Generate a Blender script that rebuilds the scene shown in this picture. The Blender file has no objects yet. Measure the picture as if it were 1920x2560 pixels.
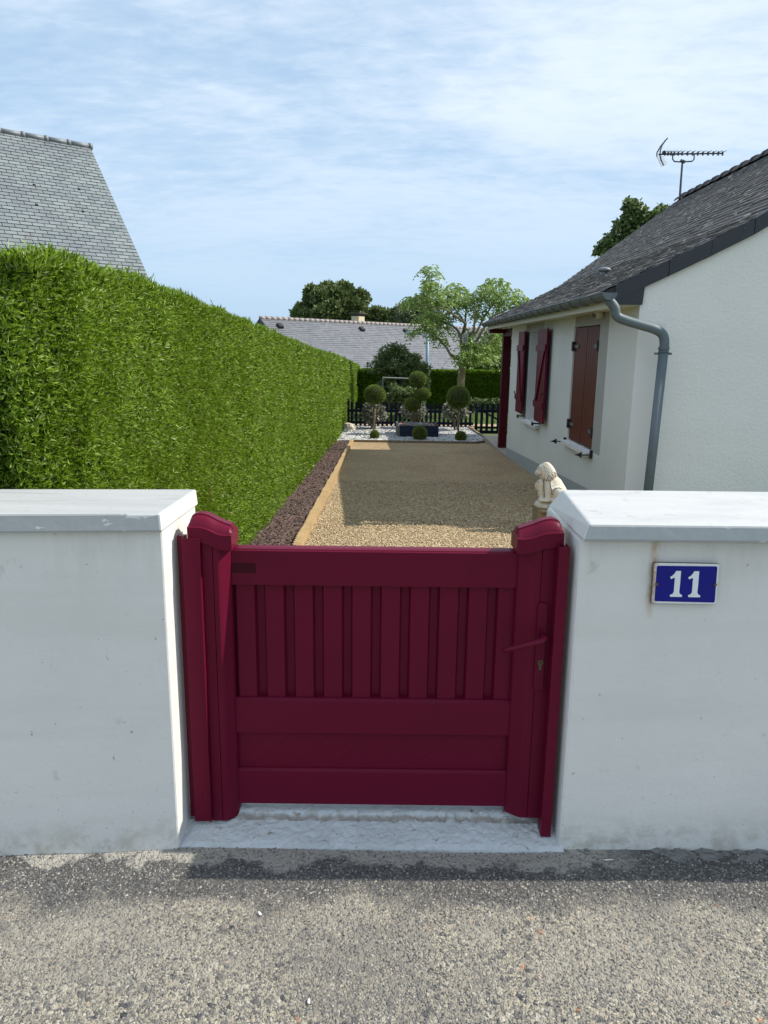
import bpy, math, random
import numpy as np
from mathutils import Vector, Matrix, noise
R = math.radians
rng = np.random.default_rng(11)
random.seed(5)
sc = bpy.context.scene
col = sc.collection

# ------------------------------------------------------------------ camera
F, PIT, ROLL, CH = 1850.0, R(12.5), 0.012, 1.6
cam = bpy.data.cameras.new('camera'); cam.sensor_fit = 'VERTICAL'; cam.sensor_height = 36
cam.lens = 36 * F / 2560; cam.clip_start = 0.05; cam.clip_end = 2000
co = bpy.data.objects.new('camera', cam); col.objects.link(co)
co.matrix_world = Matrix.Translation((0, 0, CH)) @ Matrix.Rotation(R(90) - PIT, 4, 'X') @ Matrix.Rotation(ROLL, 4, 'Z')
sc.camera = co

# ------------------------------------------------------------------ sun, sky, exposure
SUN_EL, SUN_PHI = R(42.5), R(5.5)
sv = Vector((math.cos(SUN_EL) * math.cos(SUN_PHI), math.cos(SUN_EL) * math.sin(SUN_PHI), math.sin(SUN_EL)))
sl = bpy.data.lights.new('sun', 'SUN'); sl.energy = 4.4; sl.angle = R(0.5); sl.color = (1, .93, .81)
so = bpy.data.objects.new('sun', sl); col.objects.link(so)
so.rotation_euler = sv.to_track_quat('Z', 'Y').to_euler(); so.location = sv * 30
w = bpy.data.worlds.new('World'); sc.world = w; w.use_nodes = True
nt = w.node_tree; nt.nodes.clear()
def wn(t, **k):
    n = nt.nodes.new(t)
    for a, b in k.items(): setattr(n, a, b)
    return n
sky = wn('ShaderNodeTexSky', sky_type='NISHITA', sun_disc=False, sun_elevation=SUN_EL, sun_rotation=R(90) - SUN_PHI,
         altitude=50, air_density=1.0, dust_density=.8, ozone_density=1.3)
tc = wn('ShaderNodeTexCoord'); sep = wn('ShaderNodeSeparateXYZ'); nt.links.new(tc.outputs['Generated'], sep.inputs[0])
def wm(op, a, b=None, c=None):
    n = wn('ShaderNodeMath', operation=op)
    for i, v in enumerate((a, b, c)):
        if v is None: continue
        if isinstance(v, (int, float)): n.inputs[i].default_value = v
        else: nt.links.new(v, n.inputs[i])
    return n.outputs[0]
zz = wm('ADD', wm('MAXIMUM', sep.outputs[2], 0.0), 0.14)
px_ = wm('DIVIDE', sep.outputs[0], zz); py_ = wm('DIVIDE', sep.outputs[1], zz)
cx = wn('ShaderNodeCombineXYZ'); nt.links.new(px_, cx.inputs[0]); nt.links.new(py_, cx.inputs[1])
def wnoise(scale, sx, sy, rot, detail, rough, dist=0.0):
    mp = wn('ShaderNodeMapping'); mp.inputs['Scale'].default_value = (sx, sy, 1); mp.inputs['Rotation'].default_value = (0, 0, rot)
    nt.links.new(cx.outputs[0], mp.inputs[0])
    n = wn('ShaderNodeTexNoise'); n.inputs['Scale'].default_value = scale; n.inputs['Detail'].default_value = detail
    n.inputs['Roughness'].default_value = rough; n.inputs['Distortion'].default_value = dist
    nt.links.new(mp.outputs[0], n.inputs['Vector']); return n.outputs['Fac']
n1 = wnoise(.75, .7, 1.15, .35, 5, .52, .5)
n2 = wnoise(9.0, .8, 1.5, .6, 5, .62, .3)
n3 = wnoise(.4, .8, 1.0, .1, 2, .5)
cs = wm('ADD', wm('ADD', wm('MULTIPLY', n1, .62), wm('MULTIPLY', n2, .23)), wm('MULTIPLY', n3, .36))
mr = wn('ShaderNodeMapRange', interpolation_type='SMOOTHSTEP'); nt.links.new(cs, mr.inputs[0])
mr.inputs[1].default_value = .455; mr.inputs[2].default_value = .70; mr.inputs[3].default_value = 0; mr.inputs[4].default_value = .8
fade = wn('ShaderNodeMapRange'); nt.links.new(sep.outputs[2], fade.inputs[0]); fade.inputs[1].default_value = .03; fade.inputs[2].default_value = .28
cf = wm('MULTIPLY', mr.outputs[0], fade.outputs[0])
# the air near the horizon is a milky blue, so the clear sky is blended with a pale veil low down
veil = wn('ShaderNodeMapRange', interpolation_type='SMOOTHSTEP'); nt.links.new(sep.outputs[2], veil.inputs[0])
veil.inputs[1].default_value = 0; veil.inputs[2].default_value = .6; veil.inputs[3].default_value = .9; veil.inputs[4].default_value = .7
mxv = wn('ShaderNodeMix', data_type='RGBA'); nt.links.new(veil.outputs[0], mxv.inputs[0])
nt.links.new(sky.outputs[0], mxv.inputs[6]); mxv.inputs[7].default_value = (3.45, 4.85, 6.5, 1)
mx = wn('ShaderNodeMix', data_type='RGBA'); nt.links.new(cf, mx.inputs[0])
nt.links.new(mxv.outputs[2], mx.inputs[6]); mx.inputs[7].default_value = (6.3, 7.0, 7.8, 1)
bg = wn('ShaderNodeBackground'); bg.inputs[1].default_value = .108; nt.links.new(mx.outputs[2], bg.inputs[0])
wo = wn('ShaderNodeOutputWorld'); nt.links.new(bg.outputs[0], wo.inputs[0])
sc.view_settings.view_transform = 'Standard'; sc.view_settings.look = 'None'
sc.view_settings.exposure = 0.44; sc.view_settings.gamma = 1

# ------------------------------------------------------------------ pixel -> world helpers (photo pixels, 1920 x 2560)
def ray(x, y):
    u = (x - 960) / F; v = (1280 - y) / F; c, s = math.cos(ROLL), math.sin(ROLL)
    u2 = c * u - s * v; v2 = s * u + c * v
    return Vector((u2, math.cos(PIT) + v2 * math.sin(PIT), -math.sin(PIT) + v2 * math.cos(PIT)))
def PY(x, y, Y): d = ray(x, y); return Vector((0, 0, CH)) + d * (Y / d.y)
def PZ(x, y, z): d = ray(x, y); return Vector((0, 0, CH)) + d * ((z - CH) / d.z)
def PX(x, y, X): d = ray(x, y); return Vector((0, 0, CH)) + d * (X / d.x)
def gz(y):                                     # garden falls gently away from the gate
    return float(np.interp(y, [2.5, 5.4, 6.5, 10.6, 13.45, 16.5], [.09, .10, .075, -.215, -.308, -.42]))

# ------------------------------------------------------------------ mesh builder
ORG = {}
def empty(name, loc, label, cat, group=None):
    o = bpy.data.objects.new(name, None); o.location = loc; o.empty_display_size = .1; col.objects.link(o)
    ORG[o.name] = Vector(loc); tag(o, label, cat, group); return o
def tag(o, label=None, cat=None, group=None, kind=None):
    if label: o['label'] = label
    if cat: o['category'] = cat
    if group: o['group'] = group
    if kind: o['kind'] = kind
    return o
def link(name, me, mats, parent, smooth=False):
    o = bpy.data.objects.new(name, me); col.objects.link(o)
    for m in (mats if isinstance(mats, (list, tuple)) else [mats]): me.materials.append(m)
    if smooth:
        me.polygons.foreach_set('use_smooth', [True] * len(me.polygons))
    if parent is not None:
        org = ORG[parent.name]; o.parent = parent; ORG[o.name] = org
        me.transform(Matrix.Translation(-org))
    else: ORG[o.name] = Vector((0, 0, 0))
    return o
class MB:
    def __init__(s): s.v = []; s.f = []; s.mi = []
    def add(s, vs, fs, mi=0):
        b = len(s.v); s.v += [tuple(v) for v in vs]
        for f in fs: s.f.append(tuple(b + i for i in f)); s.mi.append(mi)
        return s
    def box(s, a, b, mi=0, M=None):
        x0, y0, z0 = a; x1, y1, z1 = b
        vs = [(x0,y0,z0),(x1,y0,z0),(x1,y1,z0),(x0,y1,z0),(x0,y0,z1),(x1,y0,z1),(x1,y1,z1),(x0,y1,z1)]
        if M is not None: vs = [M @ Vector(v) for v in vs]
        return s.add(vs, [(0,3,2,1),(4,5,6,7),(0,1,5,4),(1,2,6,5),(2,3,7,6),(3,0,4,7)], mi)
    def prism(s, poly, ax, a, b, mi=0):          # poly in the two other axes, extruded along ax
        def mk(p, t):
            return {'x': (t, p[0], p[1]), 'y': (p[0], t, p[1]), 'z': (p[0], p[1], t)}[ax]
        n = len(poly); vs = [mk(p, a) for p in poly] + [mk(p, b) for p in poly]
        return s.add(vs, [tuple(range(n)), tuple(range(2*n-1, n-1, -1))] + [(i, i+n, (i+1)%n+n, (i+1)%n) for i in range(n)], mi)
    def hull8(s, lo, hi, mi=0):                  # two matching rings
        n = len(lo)
        return s.add(list(lo) + list(hi), [tuple(range(n-1,-1,-1)), tuple(range(n, 2*n))] + [(i, (i+1)%n, (i+1)%n+n, i+n) for i in range(n)], mi)
    def tube(s, path, r, n=10, mi=0, caps=True, flat=1.0):
        path = [Vector(p) for p in path]; rs = r if isinstance(r, (list, tuple)) else [r] * len(path)
        rings = []; up = None
        for i, p in enumerate(path):
            t = (path[min(i+1, len(path)-1)] - path[max(i-1, 0)]).normalized()
            if up is None:
                up = t.cross(Vector((0,0,1)) if abs(t.z) < .9 else Vector((1,0,0))).normalized()
            up = (up - t * up.dot(t)).normalized(); sd = t.cross(up)
            rings.append([p + (up * math.cos(a) + sd * math.sin(a) * flat) * rs[i] for a in [2*math.pi*k/n for k in range(n)]])
        vs = [v for rg in rings for v in rg]; fs = []
        for i in range(len(path)-1):
            for k in range(n): fs.append((i*n+k, i*n+(k+1)%n, (i+1)*n+(k+1)%n, (i+1)*n+k))
        if caps: fs += [tuple(range(n-1,-1,-1)), tuple(range((len(path)-1)*n, len(path)*n))]
        return s.add(vs, fs, mi)
    def lathe(s, c, prof, n=20, mi=0):           # prof [(r, z)]
        vs = []; fs = []
        for r, z in prof:
            for k in range(n): a = 2*math.pi*k/n; vs.append((c[0]+r*math.cos(a), c[1]+r*math.sin(a), c[2]+z))
        for i in range(len(prof)-1):
            for k in range(n): fs.append((i*n+k, i*n+(k+1)%n, (i+1)*n+(k+1)%n, (i+1)*n+k))
        fs += [tuple(range(n-1,-1,-1)), tuple(range((len(prof)-1)*n, len(prof)*n))]
        return s.add(vs, fs, mi)
    def ball(s, c, r, seg=20, rings=12, mi=0, nz=0, fr=2.0):
        vs = []; fs = []
        for i in range(rings+1):
            th = math.pi*i/rings
            for k in range(seg):
                a = 2*math.pi*k/seg; d = Vector((math.sin(th)*math.cos(a), math.sin(th)*math.sin(a), math.cos(th)))
                q = 1 + (nz * noise.noise(d*fr + Vector(c)) if nz else 0)
                vs.append((c[0]+r[0]*d.x*q, c[1]+r[1]*d.y*q, c[2]+r[2]*d.z*q))
        for i in range(rings):
            for k in range(seg): fs.append((i*seg+k, (i+1)*seg+k, (i+1)*seg+(k+1)%seg, i*seg+(k+1)%seg))
        return s.add(vs, fs, mi)
    def build(s, name, mats, parent=None, smooth=False, bevel=0):
        me = bpy.data.meshes.new(name); me.from_pydata(s.v, [], s.f); me.validate()
        if len(me.polygons) == len(s.mi): me.polygons.foreach_set('material_index', s.mi)
        import bmesh
        bm = bmesh.new(); bm.from_mesh(me); bmesh.ops.recalc_face_normals(bm, faces=bm.faces); bm.to_mesh(me); bm.free()
        o = link(name, me, mats, parent, smooth)
        if bevel:
            b = o.modifiers.new('bevel', 'BEVEL'); b.width = bevel; b.segments = 2; b.limit_method = 'ANGLE'; b.angle_limit = R(40)
        return o
def quadmesh(name, V, mat, parent=None, smooth=False):   # V (n, k, 3)
    V = np.asarray(V, dtype=np.float32); n, k = V.shape[:2]
    me = bpy.data.meshes.new(name); me.vertices.add(n*k); me.vertices.foreach_set('co', V.reshape(-1))
    me.loops.add(n*k); me.loops.foreach_set('vertex_index', np.arange(n*k, dtype=np.int32))
    me.polygons.add(n); me.polygons.foreach_set('loop_start', np.arange(0, n*k, k, dtype=np.int32))
    me.polygons.foreach_set('loop_total', np.full(n, k, dtype=np.int32)); me.update(); me.validate()
    return link(name, me, mat, parent, smooth)
def unit(a): return a / (np.linalg.norm(a, axis=-1, keepdims=True) + 1e-9)
def blades(P, D, L, W, bend=None):
    """leaf-shaped quads at P pointing along D"""
    n = len(P); D = unit(D); S = unit(np.cross(D, rng.normal(size=(n, 3))))
    L = np.broadcast_to(np.asarray(L, float), (n,))[:, None]; W = np.broadcast_to(np.asarray(W, float), (n,))[:, None]
    m = P + D * L * .5
    tip = P + D * L
    if bend is not None: tip = tip + np.array([0, 0, -1.0]) * L * bend
    return np.stack([P, m - S * W * .5, tip, m + S * W * .5], axis=1)
def sprays(P, D, L, W, nb=3, spread=.55):
    out = []
    for k in range(nb):
        d = unit(D) + rng.normal(size=P.shape) * spread
        out.append(blades(P + unit(D) * (L if np.isscalar(L) else L[:, None]) * .25 * k * rng.random((len(P), 1)), d, L, W))
    return np.concatenate(out)

# ------------------------------------------------------------------ materials
def mat(name, base, rough=.7, vary=None, bump=None, island=None, spec=.5, trans=0, metal=0, coat=0, extra=None, coords='Object'):
    """vary: list of (scale, lo, hi, colour2, (sx,sy,sz)) masks mixed over the base; bump: list of (kind, scale, strength, distance)"""
    m = bpy.data.materials.new(name); m.use_nodes = True; t = m.node_tree; nd = t.nodes; b = nd['Principled BSDF']
    b.inputs['Roughness'].default_value = rough; b.inputs['Metallic'].default_value = metal
    b.inputs['Specular IOR Level'].default_value = spec
    if coat: b.inputs['Coat Weight'].default_value = coat; b.inputs['Coat Roughness'].default_value = .25
    tcn = nd.new('ShaderNodeTexCoord'); cur = None
    rgb = nd.new('ShaderNodeRGB'); rgb.outputs[0].default_value = (*base, 1); cur = rgb.outputs[0]
    def mapped(sc3):
        mp = nd.new('ShaderNodeMapping'); mp.inputs['Scale'].default_value = sc3
        t.links.new(tcn.outputs[coords], mp.inputs[0]); return mp.outputs[0]
    if island:
        g = nd.new('ShaderNodeNewGeometry'); cr = nd.new('ShaderNodeValToRGB'); cr.color_ramp.elements[0].position = 0
        els = cr.color_ramp.elements
        while len(els) < len(island): els.new(.5)
        for i, c in enumerate(island): els[i].position = i / (len(island) - 1); els[i].color = (*c, 1)
        t.links.new(g.outputs['Random Per Island'], cr.inputs[0]); cur = cr.outputs[0]
    for v in (vary or []):
        scl, lo, hi, c2 = v[:4]; s3 = v[4] if len(v) > 4 else (1, 1, 1)
        n = nd.new('ShaderNodeTexNoise'); n.inputs['Scale'].default_value = scl; n.inputs['Detail'].default_value = 6; n.inputs['Roughness'].default_value = .6
        t.links.new(mapped(s3), n.inputs['Vector'])
        r = nd.new('ShaderNodeMapRange'); r.inputs[1].default_value = lo; r.inputs[2].default_value = hi; t.links.new(n.outputs['Fac'], r.inputs[0])
        x = nd.new('ShaderNodeMix'); x.data_type = 'RGBA'; t.links.new(r.outputs[0], x.inputs[0]); t.links.new(cur, x.inputs[6]); x.inputs[7].default_value = (*c2, 1)
        cur = x.outputs[2]
    if extra: cur = extra(t, nd, tcn, cur, b) or cur
    t.links.new(cur, b.inputs['Base Color'])
    last = None
    for kind, scl, st, dist in (bump or []):
        if kind == 'noise':
            n = nd.new('ShaderNodeTexNoise'); n.inputs['Detail'].default_value = 5; n.inputs['Scale'].default_value = scl; ho = n.outputs['Fac']
        else:
            n = nd.new('ShaderNodeTexVoronoi'); n.inputs['Scale'].default_value = scl; ho = n.outputs['Distance']
        t.links.new(tcn.outputs[coords], n.inputs['Vector'])
        bp = nd.new('ShaderNodeBump'); bp.inputs['Strength'].default_value = st; bp.inputs['Distance'].default_value = dist
        bp.invert = (kind != 'noise')
        t.links.new(ho, bp.inputs['Height'])
        if last: t.links.new(last, bp.inputs['Normal'])
        last = bp.outputs[0]
    if last: t.links.new(last, b.inputs['Normal'])
    if trans:
        tr = nd.new('ShaderNodeBsdfTranslucent'); t.links.new(cur, tr.inputs[0]); ms = nd.new('ShaderNodeMixShader'); ms.inputs[0].default_value = trans
        t.links.new(b.outputs[0], ms.inputs[1]); t.links.new(tr.outputs[0], ms.inputs[2]); t.links.new(ms.outputs[0], nd['Material Output'].inputs[0])
    return m
def stones(scale, ramp, scale2=None, mortar=None, edge=0):
    """colour per voronoi pebble"""
    def f(t, nd, tcn, cur, b):
        v = nd.new('ShaderNodeTexVoronoi'); v.inputs['Scale'].default_value = scale; t.links.new(tcn.outputs['Object'], v.inputs['Vector'])
        sp = nd.new('ShaderNodeSeparateColor'); t.links.new(v.outputs['Color'], sp.inputs[0])
        cr = nd.new('ShaderNodeValToRGB'); els = cr.color_ramp.elements; cr.color_ramp.interpolation = 'LINEAR'
        while len(els) < len(ramp): els.new(.5)
        for i, (p, c) in enumerate(ramp): els[i].position = p; els[i].color = (*c, 1)
        t.links.new(sp.outputs[0], cr.inputs[0])
        x = nd.new('ShaderNodeMix'); x.data_type = 'RGBA'; x.blend_type = 'MULTIPLY'; x.inputs[0].default_value = 1
        t.links.new(cr.outputs[0], x.inputs[6]); t.links.new(cur, x.inputs[7])
        if mortar:
            r = nd.new('ShaderNodeMapRange'); r.inputs[1].default_value = mortar[0]; r.inputs[2].default_value = mortar[1]; t.links.new(v.outputs['Distance'], r.inputs[0])
            y = nd.new('ShaderNodeMix'); y.data_type = 'RGBA'; t.links.new(r.outputs[0], y.inputs[0]); t.links.new(x.outputs[2], y.inputs[6]); y.inputs[7].default_value = (*mortar[2], 1)
            return y.outputs[2]
        return x.outputs[2]
    return f

def wall_dirt(t, nd, tcn, cur, b):
    L = t.links
    g = nd.new('ShaderNodeNewGeometry'); sp = nd.new('ShaderNodeSeparateXYZ'); L.new(g.outputs['Position'], sp.inputs[0])
    def nz(scale, s3):
        mp = nd.new('ShaderNodeMapping'); mp.inputs['Scale'].default_value = s3; L.new(tcn.outputs['Object'], mp.inputs[0])
        n = nd.new('ShaderNodeTexNoise'); n.inputs['Scale'].default_value = scale; n.inputs['Detail'].default_value = 6; n.inputs['Roughness'].default_value = .65; L.new(mp.outputs[0], n.inputs['Vector']); return n.outputs['Fac']
    def mr(v, a, b_, c=0, d=1):
        r_ = nd.new('ShaderNodeMapRange'); r_.interpolation_type = 'SMOOTHSTEP'; L.new(v, r_.inputs[0])
        for i, q in enumerate((a, b_, c, d)): r_.inputs[i+1].default_value = q
        return r_.outputs[0]
    def mul(a, b_):
        m = nd.new('ShaderNodeMath'); m.operation = 'MULTIPLY'; L.new(a, m.inputs[0])
        if isinstance(b_, float): m.inputs[1].default_value = b_
        else: L.new(b_, m.inputs[1])
        return m.outputs[0]
    def mx(f, a, c):
        x = nd.new('ShaderNodeMix'); x.data_type = 'RGBA'; L.new(f, x.inputs[0]); L.new(a, x.inputs[6]); x.inputs[7].default_value = (*c, 1); return x.outputs[2]
    cur = mx(mul(mr(sp.outputs[2], .80, 1.06), mr(nz(9, (1, 1, .12)), .42, .72, 0, .42)), cur, (.44, .44, .40))     # drip streaks under the coping
    cur = mx(mul(mr(sp.outputs[2], .16, .0), mr(nz(16, (1, 1, 1)), .40, .66, .12, .75)), cur, (.40, .39, .33))          # road splash at the foot
    cur = mx(mul(mr(sp.outputs[2], .5, .0), mr(nz(140, (1, 1, 1)), .63, .67, 0, .7)), cur, (.16, .15, .13))
    dx = nd.new('ShaderNodeMath'); dx.operation = 'SUBTRACT'; L.new(sp.outputs[0], dx.inputs[0]); dx.inputs[1].default_value = .812
    ax = nd.new('ShaderNodeMath'); ax.operation = 'ABSOLUTE'; L.new(dx.outputs[0], ax.inputs[0])
    cur = mx(mul(mul(mr(ax.outputs[0], .022, .0), mr(sp.outputs[2], .79, .862)), mr(nz(50, (1, 1, .4)), .35, .6, .2, .75)), cur, (.42, .30, .15))
    return cur
plaster = mat('plaster', (.70, .70, .675), .85, extra=wall_dirt, vary=[(1.3, .42, .75, (.64, .645, .63)), (9, .64, .76, (.46, .45, .41)), (46, .68, .72, (.30, .28, .25)), (1.5, .5, .8, (.60, .59, .55), (.25, 1, 3)), (120, .74, .77, (.18, .17, .16))],
              bump=[('noise', 3.5, .35, .03), ('noise', 60, .3, .003)])
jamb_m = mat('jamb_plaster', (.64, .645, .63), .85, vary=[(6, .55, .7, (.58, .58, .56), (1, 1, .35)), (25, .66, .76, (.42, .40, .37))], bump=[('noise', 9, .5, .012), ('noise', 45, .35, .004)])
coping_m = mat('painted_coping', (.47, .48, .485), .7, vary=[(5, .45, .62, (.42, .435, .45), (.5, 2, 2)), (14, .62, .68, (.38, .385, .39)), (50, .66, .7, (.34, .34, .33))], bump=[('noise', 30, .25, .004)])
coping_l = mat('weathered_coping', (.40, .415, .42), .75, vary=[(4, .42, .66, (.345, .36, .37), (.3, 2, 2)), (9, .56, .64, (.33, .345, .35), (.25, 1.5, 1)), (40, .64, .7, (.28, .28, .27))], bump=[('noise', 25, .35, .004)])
coping_shade = mat('coping_edge_shade', (.36, .39, .40), .75, vary=[(7, .60, .62, (.62, .64, .64), (1, 1, 2)), (30, .64, .7, (.40, .42, .42), (.3, 1, 2))], bump=[('noise', 30, .3, .004)])  # shade of the coping's front edge, painted in as a darker grey
def sill_dirt(t, nd, tcn, cur, b):
    sp = nd.new('ShaderNodeSeparateXYZ'); t.links.new(tcn.outputs['Object'], sp.inputs[0]); n = nd.new('ShaderNodeTexNoise'); n.inputs['Scale'].default_value = 28; n.inputs['Detail'].default_value = 5; t.links.new(tcn.outputs['Object'], n.inputs['Vector'])
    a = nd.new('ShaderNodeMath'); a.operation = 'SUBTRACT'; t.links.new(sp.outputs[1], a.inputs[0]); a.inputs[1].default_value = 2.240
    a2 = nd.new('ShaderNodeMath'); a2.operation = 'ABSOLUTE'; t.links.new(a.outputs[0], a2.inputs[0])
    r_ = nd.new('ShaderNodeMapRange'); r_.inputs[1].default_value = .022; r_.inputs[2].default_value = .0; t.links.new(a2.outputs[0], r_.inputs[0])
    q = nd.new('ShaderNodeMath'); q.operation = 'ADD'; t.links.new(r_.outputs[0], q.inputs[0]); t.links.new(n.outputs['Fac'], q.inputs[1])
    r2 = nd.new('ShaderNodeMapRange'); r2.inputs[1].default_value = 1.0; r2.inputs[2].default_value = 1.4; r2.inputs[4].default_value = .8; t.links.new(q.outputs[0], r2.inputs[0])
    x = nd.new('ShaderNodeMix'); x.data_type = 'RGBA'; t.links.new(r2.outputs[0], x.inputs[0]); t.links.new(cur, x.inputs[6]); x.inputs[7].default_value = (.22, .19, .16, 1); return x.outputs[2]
sill_m = mat('sill_cement', (.50, .54, .56), .85, vary=[(5, .45, .62, (.44, .47, .48)), (34, .63, .7, (.25, .22, .18)), (90, .68, .72, (.12, .11, .10))], extra=sill_dirt, bump=[('noise', 6, .5, .02), ('voronoi', 38, .55, .006), ('noise', 26, .7, .008), ('noise', 90, .5, .004)])
render_m = mat('house_render', (.75, .75, .74), .9, vary=[(.8, .4, .75, (.70, .70, .695))], bump=[('noise', 34, .6, .010), ('noise', 110, .7, .004), ('noise', 3, .3, .03)])
quoin_m = mat('quoin_render', (.66, .67, .67), .9, bump=[('noise', 70, .25, .003)])
render_s = mat('house_smooth_render', (.66, .665, .64), .9, vary=[(1.2, .4, .7, (.61, .62, .605))], bump=[('noise', 70, .25, .003)])
band_m = mat('grey_band', (.36, .36, .335), .9, bump=[('noise', 70, .2, .003)])
plinth_m = mat('plinth', (.33, .37, .385), .9, vary=[(3, .45, .7, (.34, .37, .38))], bump=[('noise', 40, .3, .003)])
red_m = mat('gate_red', (.118, .0042, .023), .42, vary=[(2.0, .4, .7, (.102, .0038, .020)), (140, .76, .79, (.45, .30, .30))], spec=.15, bump=[('noise', 300, .06, .001)])
dred_m = mat('timber_red', (.075, .003, .011), .5, vary=[(3, .4, .7, (.06, .003, .009))], spec=.2)
shut_m = mat('shutter_brown', (.10, .015, .008), .5, vary=[(1.2, .48, .66, (.11, .022, .008), (1, 1, 1)), (6, .4, .7, (.10, .014, .010), (1, 1, .1))], spec=.25)
frame_m = mat('window_white', (.7, .72, .72), .4)
sillw_m = mat('white_sill', (.78, .79, .80), .5)
cream_m = mat('cream_fascia', (.58, .56, .45), .6)
zinc_m = mat('zinc', (.125, .16, .18), .55, vary=[(5, .4, .7, (.095, .125, .14), (1, 1, .3))], metal=.15, spec=.35)
gut_m = mat('gutter_zinc', (.12, .14, .145), .5, vary=[(5, .4, .7, (.085, .10, .10))], metal=.3)
iron_m = mat('black_iron', (.012, .012, .016), .5)
brass_m = mat('old_brass', (.10, .085, .05), .5, metal=.5)
dark_m = mat('dark_hole', (.004, .004, .004), .9)
steelh_m = mat('hinge_steel', (.11, .11, .11), .5)
verge_m = mat('verge_slate', (.022, .026, .036), .55, vary=[(6, .5, .8, (.035, .04, .05))])
tile_m = mat('roof_tile', (.2, .2, .2), .8, island=[(.058, .053, .050), (.080, .073, .068), (.105, .096, .089), (.070, .064, .060)],
             vary=[(1.1, .5, .8, (.05, .048, .048)), (16, .58, .64, (.36, .355, .31), (1, .35, 1))], bump=[('noise', 60, .5, .006)])
ridge_m = mat('ridge_tile', (.075, .065, .068), .7, vary=[(5, .5, .7, (.12, .10, .095))], bump=[('noise', 40, .4, .004)])
slate_m = mat('slate', (.3, .3, .3), .5, island=[(.145, .175, .185), (.18, .21, .22), (.215, .245, .25), (.165, .19, .205)],
              vary=[(.9, .5, .75, (.14, .155, .175), (1, 1, 1)), (3, .60, .72, (.16, .155, .17))], spec=.5)
slate_gap = mat('slate_underlay', (.02, .022, .028), .9)
slatefar_m = mat('far_slate', (.3, .3, .3), .6, island=[(.125, .133, .155), (.142, .148, .17), (.158, .164, .185)], vary=[(.25, .4, .7, (.13, .138, .16))], spec=.5)
ridgel_m = mat('light_ridge', (.27, .25, .25), .7)
ridgeg_m = mat('grey_ridge', (.17, .19, .21), .5)
thuja_m = mat('thuja', (.1, .2, .02), .5, island=[(.018, .042, .003), (.088, .175, .006), (.185, .315, .013), (.35, .50, .055), (.14, .26, .010), (.55, .62, .26)], vary=[(.9, .45, .75, (.135, .22, .007)), (7, .66, .72, (.24, .17, .07))], trans=.4, spec=.3)
thujad_m = mat('thuja_far', (.1, .2, .02), .6, island=[(.06, .13, .006), (.11, .20, .010), (.17, .28, .016)], trans=.35, spec=.2)
core_m = mat('hedge_core', (.018, .022, .006), .9, vary=[(20, .5, .7, (.05, .04, .02))])
box_m = mat('box_leaf', (.1, .2, .02), .55, island=[(.10, .155, .022), (.17, .24, .038), (.27, .35, .07)], trans=.2, spec=.3)
boxd_m = mat('box_leaf_dark', (.1, .2, .02), .55, island=[(.055, .085, .02), (.09, .13, .03), (.13, .175, .045)], trans=.2, spec=.3)
vari_m = mat('variegated_leaf', (.3, .3, .2), .5, island=[(.07, .08, .05), (.13, .14, .10), (.30, .31, .24), (.48, .47, .38)], trans=.2)
loc_m = mat('locust_leaf', (.1, .2, .03), .5, island=[(.10, .17, .025), (.17, .27, .045), (.26, .38, .09), (.40, .50, .20)], trans=.35)
oak_m = mat('oak_leaf', (.1, .2, .03), .6, island=[(.07, .105, .032), (.115, .16, .048), (.18, .22, .075)], trans=.2)
shrub_m = mat('shrub_leaf', (.1, .2, .03), .5, island=[(.045, .08, .024), (.08, .13, .038), (.14, .20, .065), (.24, .30, .12)], trans=.25)
pale_m = mat('pale_leaf', (.1, .2, .03), .5, island=[(.10, .13, .06), (.15, .18, .10), (.22, .24, .15)], trans=.25)
lawn_m = mat('lawn', (.10, .17, .03), .8, vary=[(2, .4, .7, (.15, .20, .05)), (40, .5, .7, (.07, .12, .02))], bump=[('noise', 150, .8, .02)])
grass_m = mat('grass_blade', (.1, .2, .02), .6, island=[(.10, .17, .03), (.15, .22, .05), (.20, .26, .08)], trans=.3)
bark_m = mat('bark', (.20, .17, .11), .85, vary=[(14, .5, .65, (.11, .09, .06)), (6, .5, .7, (.26, .22, .10))], bump=[('noise', 30, .6, .01)])
barkd_m = mat('dark_bark', (.07, .06, .05), .9, bump=[('noise', 30, .5, .01)])
wood_m = mat('log_wood', (.42, .29, .14), .8, vary=[(9, .45, .7, (.31, .21, .10)), (40, .6, .7, (.22, .15, .07))], bump=[('noise', 50, .4, .004)])
edge_m = mat('timber_edge', (.22, .17, .11), .8, vary=[(9, .45, .7, (.15, .12, .08))])
fence_m = mat('fence_blue', (.007, .010, .028), .6, spec=.15)
planter_m = mat('planter_blue', (.018, .028, .052), .6, vary=[(4, .4, .7, (.014, .022, .040))], spec=.15)
planteri_m = mat('planter_end', (.11, .12, .13), .6)
soil_m = mat('terracotta_chip', (.26, .10, .05), .9, vary=[(20, .4, .7, (.16, .06, .03))], bump=[('noise', 50, .8, .02)])
marble_m = mat('white_chip', (.6, .6, .6), .7, island=[(.22, .23, .24), (.36, .37, .38), (.50, .50, .50), (.60, .59, .57)])
mulch_m = mat('lava_chip', (.1, .05, .04), .9, island=[(.040, .027, .023), (.085, .053, .044), (.15, .094, .078)])
stone_m = mat('statue_stone', (.60, .575, .50), .85, vary=[(9, .52, .68, (.42, .36, .24)), (24, .60, .70, (.26, .24, .20)), (4, .60, .66, (.36, .36, .34))], bump=[('noise', 40, .5, .004)])
rock_m = mat('pedestal_rock', (.36, .32, .24), .9, vary=[(12, .5, .62, (.22, .19, .13)), (40, .55, .65, (.14, .13, .11))], bump=[('noise', 30, .8, .015)])
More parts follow.
